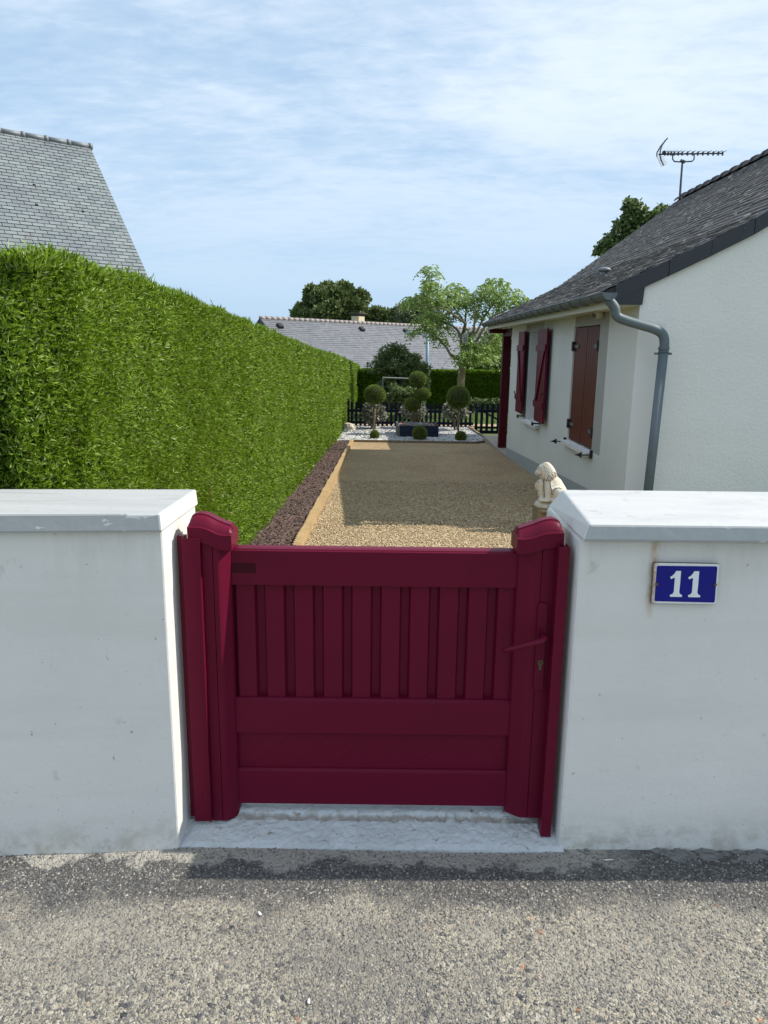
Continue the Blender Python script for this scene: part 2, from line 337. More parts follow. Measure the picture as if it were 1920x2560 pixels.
ochre_m = mat('ochre_block', (.25, .20, .125), .9, vary=[(14, .5, .7, (.20, .15, .085))], bump=[('noise', 40, .4, .005)])
enam_b = mat('blue_enamel', (.003, .006, .21), .3, spec=.3, vary=[(6, .45, .8, (.004, .010, .16))])
def rust(t, nd, tcn, cur, b):
    sp = nd.new('ShaderNodeSeparateXYZ'); t.links.new(tcn.outputs['Object'], sp.inputs[0])
    r = nd.new('ShaderNodeMapRange'); r.inputs[1].default_value = .016; r.inputs[2].default_value = -.002; t.links.new(sp.outputs[0], r.inputs[0])
    n = nd.new('ShaderNodeTexNoise'); n.inputs['Scale'].default_value = 60; t.links.new(tcn.outputs['Object'], n.inputs['Vector'])
    m1 = nd.new('ShaderNodeMath'); m1.operation = 'MULTIPLY'; t.links.new(r.outputs[0], m1.inputs[0]); t.links.new(n.outputs['Fac'], m1.inputs[1])
    x = nd.new('ShaderNodeMix'); x.data_type = 'RGBA'; m2 = nd.new('ShaderNodeMath'); m2.operation = 'MULTIPLY'; m2.inputs[1].default_value = 1.5; m2.use_clamp = True
    t.links.new(m1.outputs[0], m2.inputs[0]); t.links.new(m2.outputs[0], x.inputs[0]); t.links.new(cur, x.inputs[6]); x.inputs[7].default_value = (.30, .15, .05, 1); return x.outputs[2]
enam_w = mat('white_enamel', (.74, .77, .78), .25, spec=.5, extra=rust)
rust_m = mat('rust_edge', (.12, .06, .03), .8, vary=[(60, .5, .6, (.22, .20, .17))])
enam_d = mat('digit_enamel', (.74, .79, .82), .22)
metal_m = mat('aerial_metal', (.07, .075, .09), .5, metal=.3)
lamp_m = mat('lamp_blue', (.16, .26, .34), .5)
paving_m = mat('porch_paving', (.36, .30, .26), .85)
sensor_m = mat('sensor_beige', (.52, .50, .40), .5)
glass_m = mat('window_glass', (.05, .06, .07), .08, spec=.8)
beige_m = mat('beige_wall', (.42, .38, .32), .9)
chim_m = mat('cream_chimney', (.58, .50, .34), .8)
silver_m = mat('silver_leaf', (.3, .3, .3), .6, island=[(.22, .24, .24), (.4, .41, .42), (.5, .42, .5)])

# ------------------------------------------------------------------ ground (structure)
def grid_sheet(name, xs, ys, zf, m, kind='structure'):
    vs = [(x, y, zf(x, y)) for y in ys for x in xs]; nx = len(xs)
    fs = [(j*nx+i, j*nx+i+1, (j+1)*nx+i+1, (j+1)*nx+i) for j in range(len(ys)-1) for i in range(nx-1)]
    o = MB().add(vs, fs).build(name, m); tag(o, kind=kind); o.data.polygons.foreach_set('use_smooth', [True]*len(o.data.polygons)); return o
earth_m = mat('field', (.09, .13, .04), .95, vary=[(.2, .4, .7, (.13, .15, .06))])
def earth_z(x, y):
    if y < 2.4: return -.08
    if y < 30: return gz(y) - .05
    return -.47 - .03 * min(y - 30, 40)
grid_sheet('ground', [-900, -200, -60, -20, -8, 0, 8, 20, 60, 200, 900], [-400, -60, -10, 0, 2.35, 2.5, 5, 10, 16.5, 22, 30, 45, 70, 200, 900], earth_z, earth_m)

def road_extra(t, nd, tcn, cur, b):
    L = t.links
    def N(ty, **k):
        n = nd.new(ty)
        for a, v in k.items(): setattr(n, a, v)
        return n
    def noise_(scale, det=5, rough=.6, s3=(1, 1, 1)):
        mp = N('ShaderNodeMapping'); mp.inputs['Scale'].default_value = s3; L.new(tcn.outputs['Object'], mp.inputs[0])
        n = N('ShaderNodeTexNoise'); n.inputs['Scale'].default_value = scale; n.inputs['Detail'].default_value = det; n.inputs['Roughness'].default_value = rough
        L.new(mp.outputs[0], n.inputs['Vector']); return n.outputs['Fac']
    def rmp(v, a, b_, c=0, d=1):
        r = N('ShaderNodeMapRange'); L.new(v, r.inputs[0])
        for i, q in enumerate((a, b_, c, d)): r.inputs[i+1].default_value = q
        return r.outputs[0]
    def mix(f, a, b_, mode='MIX'):
        x = N('ShaderNodeMix', data_type='RGBA', blend_type=mode)
        for s_, v in ((0, f), (6, a), (7, b_)):
            if isinstance(v, tuple): x.inputs[s_].default_value = (*v, 1)
            elif isinstance(v, float): x.inputs[s_].default_value = v
            else: L.new(v, x.inputs[s_])
        return x.outputs[2]
    def m(op, a, b_):
        q = N('ShaderNodeMath', operation=op)
        for i, v in enumerate((a, b_)):
            if isinstance(v, (int, float)): q.inputs[i].default_value = v
            else: L.new(v, q.inputs[i])
        return q.outputs[0]
    wv = N('ShaderNodeTexNoise'); wv.inputs['Scale'].default_value = 70; L.new(tcn.outputs['Object'], wv.inputs['Vector'])
    mv = N('ShaderNodeMix', data_type='VECTOR'); mv.inputs[0].default_value = .006; L.new(tcn.outputs['Object'], mv.inputs[4]); L.new(wv.outputs['Color'], mv.inputs[5])
    vo = N('ShaderNodeTexVoronoi'); vo.inputs['Scale'].default_value = 185; L.new(mv.outputs[1], vo.inputs['Vector'])
    vb = N('ShaderNodeTexVoronoi'); vb.inputs['Scale'].default_value = 68; L.new(mv.outputs[1], vb.inputs['Vector'])
    sp = N('ShaderNodeSeparateColor'); L.new(vo.outputs['Color'], sp.inputs[0]); sb = N('ShaderNodeSeparateColor'); L.new(vb.outputs['Color'], sb.inputs[0])
    def ramp(v, els):
        cr = N('ShaderNodeValToRGB'); e = cr.color_ramp.elements
        while len(e) < len(els): e.new(.5)
        for i, (p, c) in enumerate(els): e[i].position = p; e[i].color = (*c, 1)
        L.new(v, cr.inputs[0]); return cr.outputs[0]
    chips = ramp(sp.outputs[0], [(0, (.12, .12, .125)), (.2, (.20, .19, .17)), (.45, (.30, .272, .215)), (.75, (.36, .325, .25)), (.93, (.44, .395, .30)), (1, (.54, .50, .41))])
    big = ramp(sb.outputs[0], [(0, (.05, .055, .065)), (.4, (.18, .17, .155)), (.8, (.34, .31, .25)), (.97, (.52, .49, .42)), (1, (.36, .18, .08))])
    c = mix(m('MULTIPLY', rmp(sb.outputs[1], .74, .76), 1.0), chips, big)
    xyz0 = N('ShaderNodeSeparateXYZ'); L.new(tcn.outputs['Object'], xyz0.inputs[0])
    # pale cement dust lying in the low spots, a dark tar-rich band by the wall and bare patches of mortar
    nearm = rmp(xyz0.outputs[1], 1.50, 1.66)
    c = mix(m('MULTIPLY', nearm, rmp(noise_(9, 6, .7), .42, .62, .0, .75)), c, (.30, .28, .24))
    c = mix(m('MULTIPLY', nearm, rmp(noise_(2.0, 5), .45, .62, .0, .6)), c, (.335, .31, .265))
    c = mix(rmp(noise_(1.1, 4), .46, .62, 0, .62), c, (.15, .142, .135))
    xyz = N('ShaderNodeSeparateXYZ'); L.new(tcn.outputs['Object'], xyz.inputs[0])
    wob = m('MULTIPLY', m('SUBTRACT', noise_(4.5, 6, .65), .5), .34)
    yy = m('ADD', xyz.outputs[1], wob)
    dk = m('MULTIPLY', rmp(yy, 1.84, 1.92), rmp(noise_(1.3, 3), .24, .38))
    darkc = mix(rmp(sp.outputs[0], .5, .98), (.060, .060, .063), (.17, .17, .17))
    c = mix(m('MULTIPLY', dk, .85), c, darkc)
    yy2 = m('ADD', xyz.outputs[1], m('MULTIPLY', m('SUBTRACT', noise_(5.0, 6, .65), .5), .34))
    c = mix(m('MULTIPLY', rmp(yy2, 2.04, 2.06), rmp(m('ADD', xyz.outputs[0], wob), .85, .70)), c, mix(rmp(noise_(70, 4), .6, .72), (.36, .34, .30), (.14, .13, .12)))
    c = mix(1.0, c, (.93, .94, .96), 'MULTIPLY')
    L.new(c, b.inputs['Base Color'])
    # bumps
    b1 = N('ShaderNodeBump', invert=True); b1.inputs['Strength'].default_value = .8; b1.inputs['Distance'].default_value = .005; L.new(vo.outputs['Distance'], b1.inputs['Height'])
    b2 = N('ShaderNodeBump', invert=True); b2.inputs['Strength'].default_value = .5; b2.inputs['Distance'].default_value = .009; L.new(vb.outputs['Distance'], b2.inputs['Height']); L.new(b1.outputs[0], b2.inputs['Normal'])
    L.new(b2.outputs[0], b.inputs['Normal'])
    return c
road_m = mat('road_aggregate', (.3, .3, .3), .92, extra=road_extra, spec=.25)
def road_z(x, y): return .006 * noise.noise(Vector((x*3, y*3, 0))) - .0 - .02 * max(0, 2.1 - y) * .6
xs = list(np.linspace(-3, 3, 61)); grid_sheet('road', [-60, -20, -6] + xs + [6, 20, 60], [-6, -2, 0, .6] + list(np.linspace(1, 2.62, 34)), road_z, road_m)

gravel_ramp = [(0, (.17, .115, .063)), (.3, (.33, .232, .13)), (.65, (.45, .33, .19)), (.9, (.54, .42, .26)), (1, (.62, .53, .39))]
gravel_m = mat('gravel', (1, 1, 1), .95, vary=[(1.2, .4, .7, (.82, .80, .78))], extra=stones(105, gravel_ramp), bump=[('voronoi', 105, .8, .009), ('noise', 12, .5, .02)], spec=.2)
grid_sheet('gravel_path', list(np.linspace(-1.35, 2.35, 10)), list(np.linspace(2.58, 19.9, 30)), lambda x, y: gz(y), gravel_m)
mulchb_m = mat('mulch_bed', (.04, .026, .022), .95, extra=None, vary=[(70, .45, .6, (.09, .057, .047))], bump=[('voronoi', 60, 1, .015)])
def pixline(y, x0, y0, k):                              # x of a ground line whose photo pixels are x = x0 + k (py - y0)
    z = gz(y); lo, hi = 900., 2600.
    for _ in range(40):
        m_ = (lo+hi)/2; d = ray(x0 + k*(m_-y0), m_); q = d * (y/d.y)
        if CH + q.z > z: lo = m_
        else: hi = m_
    return q.x
_ly = np.linspace(5.6, 15.5, 12); _hx = [pixline(float(a), 850.7, 1089, -.7856) for a in _ly]; _bx = [pixline(float(a), 875.8, 1105.8, -.532) for a in _ly]
def hx(y): return np.interp(y, [2.6, 3.6] + list(_ly) + [28], [-1.17, -1.14] + _hx + [_hx[-1] + .10])
def bx(y): return np.interp(y, _ly, _bx)                 # left side of the log border
ys = list(np.linspace(2.6, 16.0, 20))
MB().add([(hx(y)-.1, y, gz(y)+.012) for y in ys] + [(bx(y)+.02, y, gz(y)+.012) for y in ys], [(i, i+20, i+21, i+1) for i in range(19)]).build('mulch_ground', mulchb_m)
tag(bpy.data.objects['mulch_ground'], kind='structure')
grid_sheet('lawn', [-8, -4, -1, 1, 4, 9, 16], [19.9, 22, 25, 30], lambda x, y: gz(y) + .004, lawn_m)
path_m = mat('brick_path', (.42, .31, .20), .9, vary=[(8, .4, .7, (.32, .23, .15))], bump=[('noise', 30, .4, .01)])
MB().add([(-6, 19.75, gz(19)+.012), (8, 19.75, gz(19)+.012), (8, 20.35, gz(19)+.012), (-6, 20.35, gz(19)+.012)], [(0, 1, 2, 3)]).build('garden_path', path_m)
tag(bpy.data.objects['garden_path'], kind='structure')
# white bed
WB = [(-1.15, 16.05), (1.95, 15.95), (2.28, 16.4), (2.16, 19.3), (-1.15, 19.5)]
MB().add([(x, y, gz(y)+.02) for x, y in WB], [tuple(range(5))]).build('white_bed', mat('white_bed', (.42, .42, .42), .9, vary=[(60, .45, .6, (.62, .62, .61))], bump=[('voronoi', 40, 1, .02)]))
tag(bpy.data.objects['white_bed'], kind='structure')

def chips(name, m, n, samp, size, label, cat):
    base = np.array([[-1,-1,-.6],[1,-1,-.6],[1,1,-.6],[-1,1,-.6],[-.7,-.7,.6],[.7,-.7,.6],[.7,.7,.6],[-.7,.7,.6]], float) * .5
    fq = np.array([[4,5,6,7],[0,1,5,4],[1,2,6,5],[2,3,7,6],[3,0,4,7]])
    P = samp(n); s = size * (.6 + .8 * rng.random((n, 3))) * np.array([1.2, .9, .6])
    V = base[None] * s[:, None] * (1 + .35 * rng.normal(size=(n, 8, 3)))
    a = rng.random(n) * 6.28; b = rng.normal(size=n) * .5
    ca, sa, cb, sb = np.cos(a), np.sin(a), np.cos(b), np.sin(b)
    y = V[:, :, 1] * cb[:, None] - V[:, :, 2] * sb[:, None]; z = V[:, :, 1] * sb[:, None] + V[:, :, 2] * cb[:, None]; x = V[:, :, 0]
    V = np.stack([x * ca[:, None] - y * sa[:, None], x * sa[:, None] + y * ca[:, None], z], 2) + P[:, None]
    me = bpy.data.meshes.new(name); me.vertices.add(n*8); me.vertices.foreach_set('co', V.astype(np.float32).reshape(-1))
    idx = (fq[None] + (np.arange(n)*8)[:, None, None]).reshape(-1).astype(np.int32)
    me.loops.add(len(idx)); me.loops.foreach_set('vertex_index', idx); me.polygons.add(n*5)
    me.polygons.foreach_set('loop_start', np.arange(0, len(idx), 4, dtype=np.int32)); me.polygons.foreach_set('loop_total', np.full(n*5, 4, dtype=np.int32)); me.update()
    o = link(name, me, m, None); tag(o, label, cat, kind='stuff'); return o
gzv = np.vectorize(gz)
def s_mulch(n):
    y = 4.6 + (16 - 4.6) * rng.random(n) ** 1.35; t = rng.random(n); x = (hx(y) - .08) * (1 - t) + (bx(y)) * t
    return np.stack([x, y, gzv(y) + .02 + .012*rng.random(n)], 1)
chips('mulch_chips', mulch_m, 16000, s_mulch, .026, 'brown lava chips filling the strip between the hedge and the log border', 'mulch')
def inpoly(x, y, P):
    c = np.zeros(len(x), bool); n = len(P)
    for i in range(n):
        x1, y1 = P[i]; x2, y2 = P[(i+1) % n]
        c ^= ((y1 > y) != (y2 > y)) & (x < (x2-x1)*(y-y1)/(y2-y1+1e-9)+x1)
    return c
def s_white(n):
    x = rng.uniform(-1.2, 2.3, n*2); y = rng.uniform(15.95, 19.5, n*2); k = inpoly(x, y, WB); x, y = x[k][:n], y[k][:n]
    while len(x) < n: x = np.concatenate([x, x]); y = np.concatenate([y, y + .01])
    x, y = x[:n], y[:n]; return np.stack([x, y, gzv(y) + .03], 1)
chips('white_chips', marble_m, 9000, s_white, .045, 'white marble chips spread over the bed in front of the picket fence', 'stone chips')
def s_gravel(n):
    y = 5.4 + 4.5 * rng.random(n) ** 1.6; x = rng.uniform(-.62, 2.1, n); return np.stack([x, y, gzv(y) + .003], 1)
chipg_m = mat('gravel_chip', (.3, .3, .2), .9, island=[(.19, .135, .075), (.32, .235, .13), (.46, .36, .215), (.60, .51, .37)])
chips('loose_gravel', chipg_m, 34000, s_gravel, .0095, 'loose beige gravel lying on the garden path', 'gravel')
def s_road(n):
    y = 1.42 + .70*rng.random(n)**1.5; x = rng.uniform(-1.3, 1.4, n); return np.stack([x, y, np.array([road_z(a, b) for a, b in zip(x, y)]) + .0005], 1)
chipr_m = mat('road_chip', (.3, .3, .2), .9, island=[(.08, .08, .09), (.17, .165, .155), (.26, .245, .21), (.38, .36, .31), (.10, .10, .11), (.20, .19, .17)])
chips('road_grit', chipr_m, 17000, s_road, .0052, 'loose grit and small chips scattered on the road by the wall', 'grit')

# ------------------------------------------------------------------ front walls
AL, AR = R(5.0), R(.6)
PL, PR = Vector((-.652, 2.113, 0)), Vector((.584, 2.134, 0))
def frameM(p, a): return Matrix.Translation(p) @ Matrix.Rotation(a, 4, 'Z')
def rough_box(mb, a, b, M, mi=0, nx=14, nz=6, amp=.003, seed=0, topcut=None):
    x0, y0, z0 = a; x1, y1, z1 = b
    mb.box(a, b, mi, M)
wl = empty('garden_wall', PL, 'low white rendered wall left of the red gate, with a weathered coping and a sunlit end', 'wall')
ML = frameM(PL, AL); MR = frameM(PR, AR)
_a, _b = ML @ Vector((-3.4, 0, 0)), ML @ Vector((-3.4, .36, 0)); _r = [(_a.x, _a.y), (PL.x, PL.y), (-.642, 2.462), (_b.x, _b.y)]
mb = MB().hull8([(x, y, -.1) for x, y in _r], [(x, y, 1.072) for x, y in _r]); o = mb.build('wall_body', plaster, wl, bevel=.006)
def facemats(o, f):
    for p in o.data.polygons: p.material_index = f(p)
o.data.materials.append(jamb_m); facemats(o, lambda p: 1 if p.normal.x > .8 else 0)
mb = MB()
lo = [ML @ Vector((-3.4, -.028, 1.074)), Vector((-.645, 2.086, 1.070)), Vector((-.634, 2.47, 1.070)), ML @ Vector((-3.4, .375, 1.074))]
hi = [ML @ Vector((-3.4, -.024, 1.137)), Vector((-.649, 2.090, 1.125)), Vector((-.638, 2.466, 1.125)), ML @ Vector((-3.4, .37, 1.140))]
mb.hull8(lo, hi); o = mb.build('coping', [coping_l, coping_shade, jamb_m], wl, bevel=.006)
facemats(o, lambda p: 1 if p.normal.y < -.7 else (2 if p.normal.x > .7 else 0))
wr = empty('garden_wall', PR, 'low white rendered wall right of the red gate, carrying the blue number plate', 'wall')
mb = MB(); mb.box((0, 0, -.1), (3.4, .45, 1.055), 0, MR); o = mb.build('wall_body', plaster, wr, bevel=.012)
o.data.materials.append(jamb_m); facemats(o, lambda p: 1 if p.normal.x < -.8 else 0)
lo = [MR @ Vector(v) for v in ((-.004, -.05, 1.058), (3.4, -.05, 1.054), (3.4, .47, 1.05), (.01, .47, 1.05))]
hi = [MR @ Vector(v) for v in ((.012, -.044, 1.108), (3.4, -.044, 1.105), (3.4, .46, 1.115), (.055, .46, 1.115))]
o = MB().hull8(lo, hi).build('coping', [coping_m, coping_shade, jamb_m], wr, bevel=.007)
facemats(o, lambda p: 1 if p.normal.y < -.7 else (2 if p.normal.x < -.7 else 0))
# mortar fillet along the foot of the right wall: broken lumps
mb = MB()
for i in range(90):
    x = .02 + random.random() * 1.3; s = random.uniform(.003, .014) * (1.5 if x > .3 else .7)
    mb.ball(tuple(MR @ Vector((x, -.004 - random.random()**2*.05, -.002))), (s*1.6, s*1.0, s*.55), 6, 4, nz=1.1, fr=9)
tag(mb.build('mortar_rubble', mat('old_mortar', (.17, .17, .165), .95, vary=[(20, .45, .6, (.14, .14, .14))], bump=[('noise', 60, .8, .005)]), None, False), 'broken grey mortar crumbs along the foot of the right wall', 'rubble', kind='stuff')

# threshold between the walls
mb = MB(); prof = [(2.118, -.06), (2.118, .004), (2.135, .012), (2.235, .030), (2.25, .046), (2.27, .050), (2.62, .058), (2.66, .03), (2.66, -.06)]
xs_ = np.linspace(-.66, .60, 190); ps = []
for i in range(len(prof)-1):
    k = max(1, int(math.dist(prof[i], prof[i+1])/.007)); ps += [(prof[i][0]+(prof[i+1][0]-prof[i][0])*t/k, prof[i][1]+(prof[i+1][1]-prof[i][1])*t/k) for t in range(k)]
ps.append(prof[-1]); vs = []
for y_, z_ in ps:
    for x_ in xs_:
        v = Vector((x_*9, y_*9, z_*9)); c_ = abs(noise.noise(Vector((x_*26, y_*30, 3)))) ; a_ = 0 if z_ < .0 or y_ > 2.6 else 1
        yy = y_ + a_*.003*noise.noise(v*1.7); zz_ = z_ + a_*(.003*noise.noise(v) - .004*max(0, .16-c_)/.16*.6 - (.007 if abs(y_-2.243) < .012 and noise.noise(v*3) > -.1 else 0) + .002*noise.noise(v*7))
        vs.append((x_, yy, zz_))
nx = len(xs_); mb.add(vs, [(j*nx+i, j*nx+i+1, (j+1)*nx+i+1, (j+1)*nx+i) for j in range(len(ps)-1) for i in range(nx-1)]); tag(mb.build('gate_threshold', sill_m, None), 'white painted cement threshold under the red gate', 'threshold')

# ------------------------------------------------------------------ number plate
pc = PY(1632, 1405, 2.129); TL, TR, BR, BL = [Vector((PY(x, y, 2.129).x, 0, PY(x, y, 2.129).z)) for x, y in ((1632, 1406), (1797, 1409), (1789, 1510), (1626, 1508))]
sg = empty('house_number_sign', (BL.x, 2.124, BL.z), 'blue enamel house number plate reading 11 with a rusty white border', 'house number')
def zq(px, py):                                    # pixel of the zoomed plate picture -> plate plane
    q = PY(1600 + px/7.541, 1380 + py/7.541, 2.125); return (q.x, q.z)
def rounded(c, r=.006, n=4):
    out = []
    for i in range(len(c)):
        p = Vector(c[i]); a = (Vector(c[i-1]) - p).normalized() * r; b = (Vector(c[(i+1) % len(c)]) - p).normalized() * r
        for k in range(n+1):
            t = k/n; out.append(tuple(p + a*(1-t)**2 + b*t**2))
    return out
outer = [zq(248, 190), zq(1490, 215), zq(1428, 985), zq(196, 965)]
MB().prism(rounded(outer, .006), 'y', 2.1235, 2.1285).build('rust_edge', rust_m, sg)
inn = [zq(258, 198), zq(1482, 222), zq(1420, 975), zq(206, 955)]
o = MB().prism(rounded(inn, .006), 'y', 2.1205, 2.1235).build('plate_border', enam_w, sg)
blue = [zq(310, 250), zq(1445, 262), zq(1392, 942), zq(262, 915)]
MB().prism(rounded(blue, .005), 'y', 2.119, 2.1205).build('plate_field', enam_b, sg)
one = [(757, 345), (740, 560), (722, 745), (735, 775), (777, 802), (770, 833), (553, 830), (545, 797), (600, 775), (622, 735), (632, 600), (642, 470), (607, 478), (572, 498), (552, 460), (600, 432), (640, 390), (668, 345)]
for dx, dy in ((0, 0), (343, 6)):
    MB().prism([zq(x+dx - (2 if dx else 0), y+dy) for x, y in one], 'y', 2.1178, 2.119).build('digit', enam_d, sg)
for x, y in ((300, 590), (1400, 600)):
    c = zq(x, y); MB().tube([(c[0], 2.1155, c[1]), (c[0], 2.119, c[1])], .0045, 12).build('screw', rust_m, sg)

# ------------------------------------------------------------------ gate
GY = 2.235
def gx(px, py=1700, Y=GY): return PY(px, py, Y).x
g = empty('garden_gate', (0, GY, .05), 'dark red aluminium garden gate closed between two white walls', 'gate')
xl0, xl1 = gx(497, 1400, 2.215), gx(582, 1700, 2.215)     # left stile
xr0, xr1 = gx(1283, 1700, 2.215), gx(1398, 1500, 2.215)   # right stile
zb_l, zb_r = PY(530, 2050, 2.215).z, PY(1310, 2043, 2.215).z
ztop = PY(960, 1376, 2.255).z
def stile(x0, x1, zb, zt, inner):                      # inner=+1: leaf lies to the right
    xi, xo = (x1, x0) if inner > 0 else (x0, x1); s = 1 if inner > 0 else -1
    w_ = abs(x1-x0); f = 2.212
    pl = [(xo, f+.012), (xo + s*.012, f), (xo+s*w_*.46, f), (xo+s*(w_*.46+.0012), f+.004), (xo+s*(w_*.46+.0024), f), (xo+s*w_*.64, f+.001), (xo+s*w_*.72, f+.006), (xi - s*.004, f+.030), (xi, f+.036), (xi, f+.085), (xo, f+.085)]
    return MB().prism(pl, 'z', zb, zt)
zsl = PY(540, 1362, 2.215).z
o = stile(xl0, xl1, zb_l, zsl + .01, 1).build('stile', red_m, g)
o2 = stile(xr0, xr1, zb_r, zsl + .005, -1).build('stile', red_m, g)
def cap(x0, x1, zhi, zlo, inner, name='post_cap'):
    """arched cap: high on the wall side, sweeping down to the leaf"""
    xs_ = np.linspace(0, 1, 17); rings = []
    y0, y1 = 2.200, 2.312; ym = (y0+y1)/2
    for t in xs_:
        x = x0 + (x1-x0)*t; u = t if inner > 0 else 1-t            # u: 0 at the wall side
        e = 1/(1+math.exp((u-.56)*10)); zt = zlo + (zhi-zlo)*e
        if u > .9: zt += .002
        zb = zt - .047
        env = max(0, 1 - (2*u-1)**4)**.5
        hd = .008 + .034*env * (1 - .25*u)
        dm = .010
        rg = [(y0, zb), (y0, zt), (y0+dm*.6, zt+.001)]
        for k in range(7):
            a = k/6; yy = y0+dm+(ym-y0-dm-.018)*a; rg.append((yy, zt + hd*math.sin(a*math.pi/2)**.8 * .82))
        rg += [(ym-.017, zt+hd*.82+.005), (ym+.017, zt+hd*.82+.005)]
        for k in range(7):
            a = 1-k/6; yy = y1-dm-(ym-y0-dm-.018)*a; rg.append((yy, zt + hd*math.sin(a*math.pi/2)**.8 * .82))
        rg += [(y1-dm*.6, zt+.001), (y1, zt), (y1, zb)]
        rings.append([(x, a, b) for a, b in rg])
    n = len(rings[0]); vs = [v for r_ in rings for v in r_]; fs = []
    for i in range(len(rings)-1):
        for k in range(n): fs.append((i*n+k, i*n+(k+1)%n, (i+1)*n+(k+1)%n, (i+1)*n+k))
    fs += [tuple(range(n)), tuple(range((len(rings)-1)*n+n-1, (len(rings)-1)*n-1, -1))]
    return MB().add(vs, fs).build(name, red_m, g, bevel=.0015)
cap(gx(467, 1320, 2.2), gx(578, 1350, 2.2), PY(470, 1318, 2.2).z, PY(560, 1341, 2.2).z, 1)
cap(gx(1294, 1350, 2.2), gx(1411, 1340, 2.2), PY(1400, 1333, 2.2).z, PY(1310, 1350, 2.2).z, -1)
# leaf
lx0, lx1 = xl1 - .012, xr0 + .012
z1t, z1b = ztop, PY(960, 1466, 2.252).z
z2t, z2b = PY(960, 1750, 2.252).z, PY(960, 1834, 2.252).z
z3t, z3b = PY(960, 1926, 2.252).z, PY(960, 2011, 2.252).z
def rail(zt, zb, ch=.010, y=2.250):
    return MB().prism([(y, zb), (y, zt-ch*.7), (y+ch, zt), (y+.045, zt), (y+.045, zb)], 'x', lx0, lx1)
mb = MB(); mb.prism([(2.252, z1b), (2.252, z1t-.006), (2.256, z1t-.004), (2.258, z1t), (2.272, z1t+.002), (2.296, z1t+.002), (2.296, z1b)], 'x', lx0, lx1); mb.build('top_rail', red_m, g)
rail(z2t, z2b).build('middle_rail', red_m, g); rail(z3t, z3b).build('bottom_rail', red_m, g)
# corrugated board panel between top and middle rail
pitch = (gx(1050*1.1573, 1600, 2.268) - gx(515*1.1573, 1600, 2.268)) / 8.63
xb = gx(514*1.1573, 1600, 2.268); prof = []
for i in range(-1, 11):
    x = xb + i*pitch; wv_ = pitch*.62
    prof += [(x, 2.266), (x+wv_, 2.266), (x+wv_+.006, 2.284), (x+pitch-.006, 2.284)]
prof = [(min(max(x, lx0), lx1), y) for x, y in prof]
prof = prof + [(lx1, 2.294), (lx0, 2.294)]
fr = [prof[0]]
for p in prof[1:]:
    if (Vector(p)-Vector(fr[-1])).length > 1e-5: fr.append(p)
MB().prism(fr, 'z', z2t-.012, z1b+.02).build('board_panel', red_m, g)
mb = MB()
mb.prism([(lx0, 2.266), (lx1, 2.266), (lx1, 2.288), (lx0, 2.288)], 'z', z3t-.01, z2b+.01)
mb.build('lower_panel', red_m, g)
mb = MB()                                                   # raised diagonal tongue joints of the lower panel
dz = z2b - z3t
for k in range(-1, 8):
    x0 = lx0 + .04 + k * .135
    a = Vector((max(x0, lx0+.001), 2.2655, z3t - .002)); bpt = Vector((x0 + dz*1.25, 2.2655, z2b - .001))
    if bpt.x > lx1 or x0 < lx0: continue
    mb.tube([a, bpt], .0005, 5)
mb.build('panel_joints', red_m, g)
pk = PY(614, 1418, 2.2515)
MB().box((PY(578, 1408, 2.25).x, 2.2503, PY(580, 1432, 2.25).z), (PY(638, 1408, 2.25).x, 2.2519, PY(580, 1408, 2.25).z)).build('worn_label_patch', mat('worn_patch', (.045, .0022, .009), .4, spec=.15), g, bevel=.0005)
# lock plate and lever
a, b = PY(1356, 1507, 2.205), PY(1347, 1727, 2.205); cxp = (a.x+b.x)/2; hw = .0155
pts = []
for k in range(13): t = math.pi*k/12; pts.append((cxp + hw*math.cos(t), a.z - hw + hw*math.sin(t)))
for k in range(5): t = math.pi + math.pi*k/4; pts.append((cxp + hw*math.cos(t), b.z + hw*.5 + hw*.5*math.sin(t)))
lp = MB().prism(pts, 'y', 2.203, 2.2118).build('lock_plate', red_m, g, bevel=.0015)
hp = [PY(1356, 1592, 2.203), PY(1357, 1591, 2.180), PY(1361, 1596, 2.160), PY(1352, 1603, 2.150), PY(1320, 1611, 2.148), PY(1285, 1620, 2.149), PY(1255, 1627, 2.153)]
MB().tube(hp, [.012, .0105, .0105, .0105, .0098, .009, .0075], 12, flat=.8).build('lever_handle', red_m, lp, True)
c = PY(1351, 1656, 2.2025)
MB().tube([(c.x, 2.2005, c.z), (c.x, 2.2035, c.z)], .0088, 16).build('lock_cylinder', brass_m, lp)
MB().box((c.x-.0048, 2.2008, c.z-.026), (c.x+.0048, 2.2035, c.z-.006)).build('lock_cylinder', brass_m, lp, bevel=.002)
MB().tube([(c.x, 2.1998, c.z+.001), (c.x, 2.2006, c.z+.001)], .003, 10).build('keyhole', dark_m, lp)
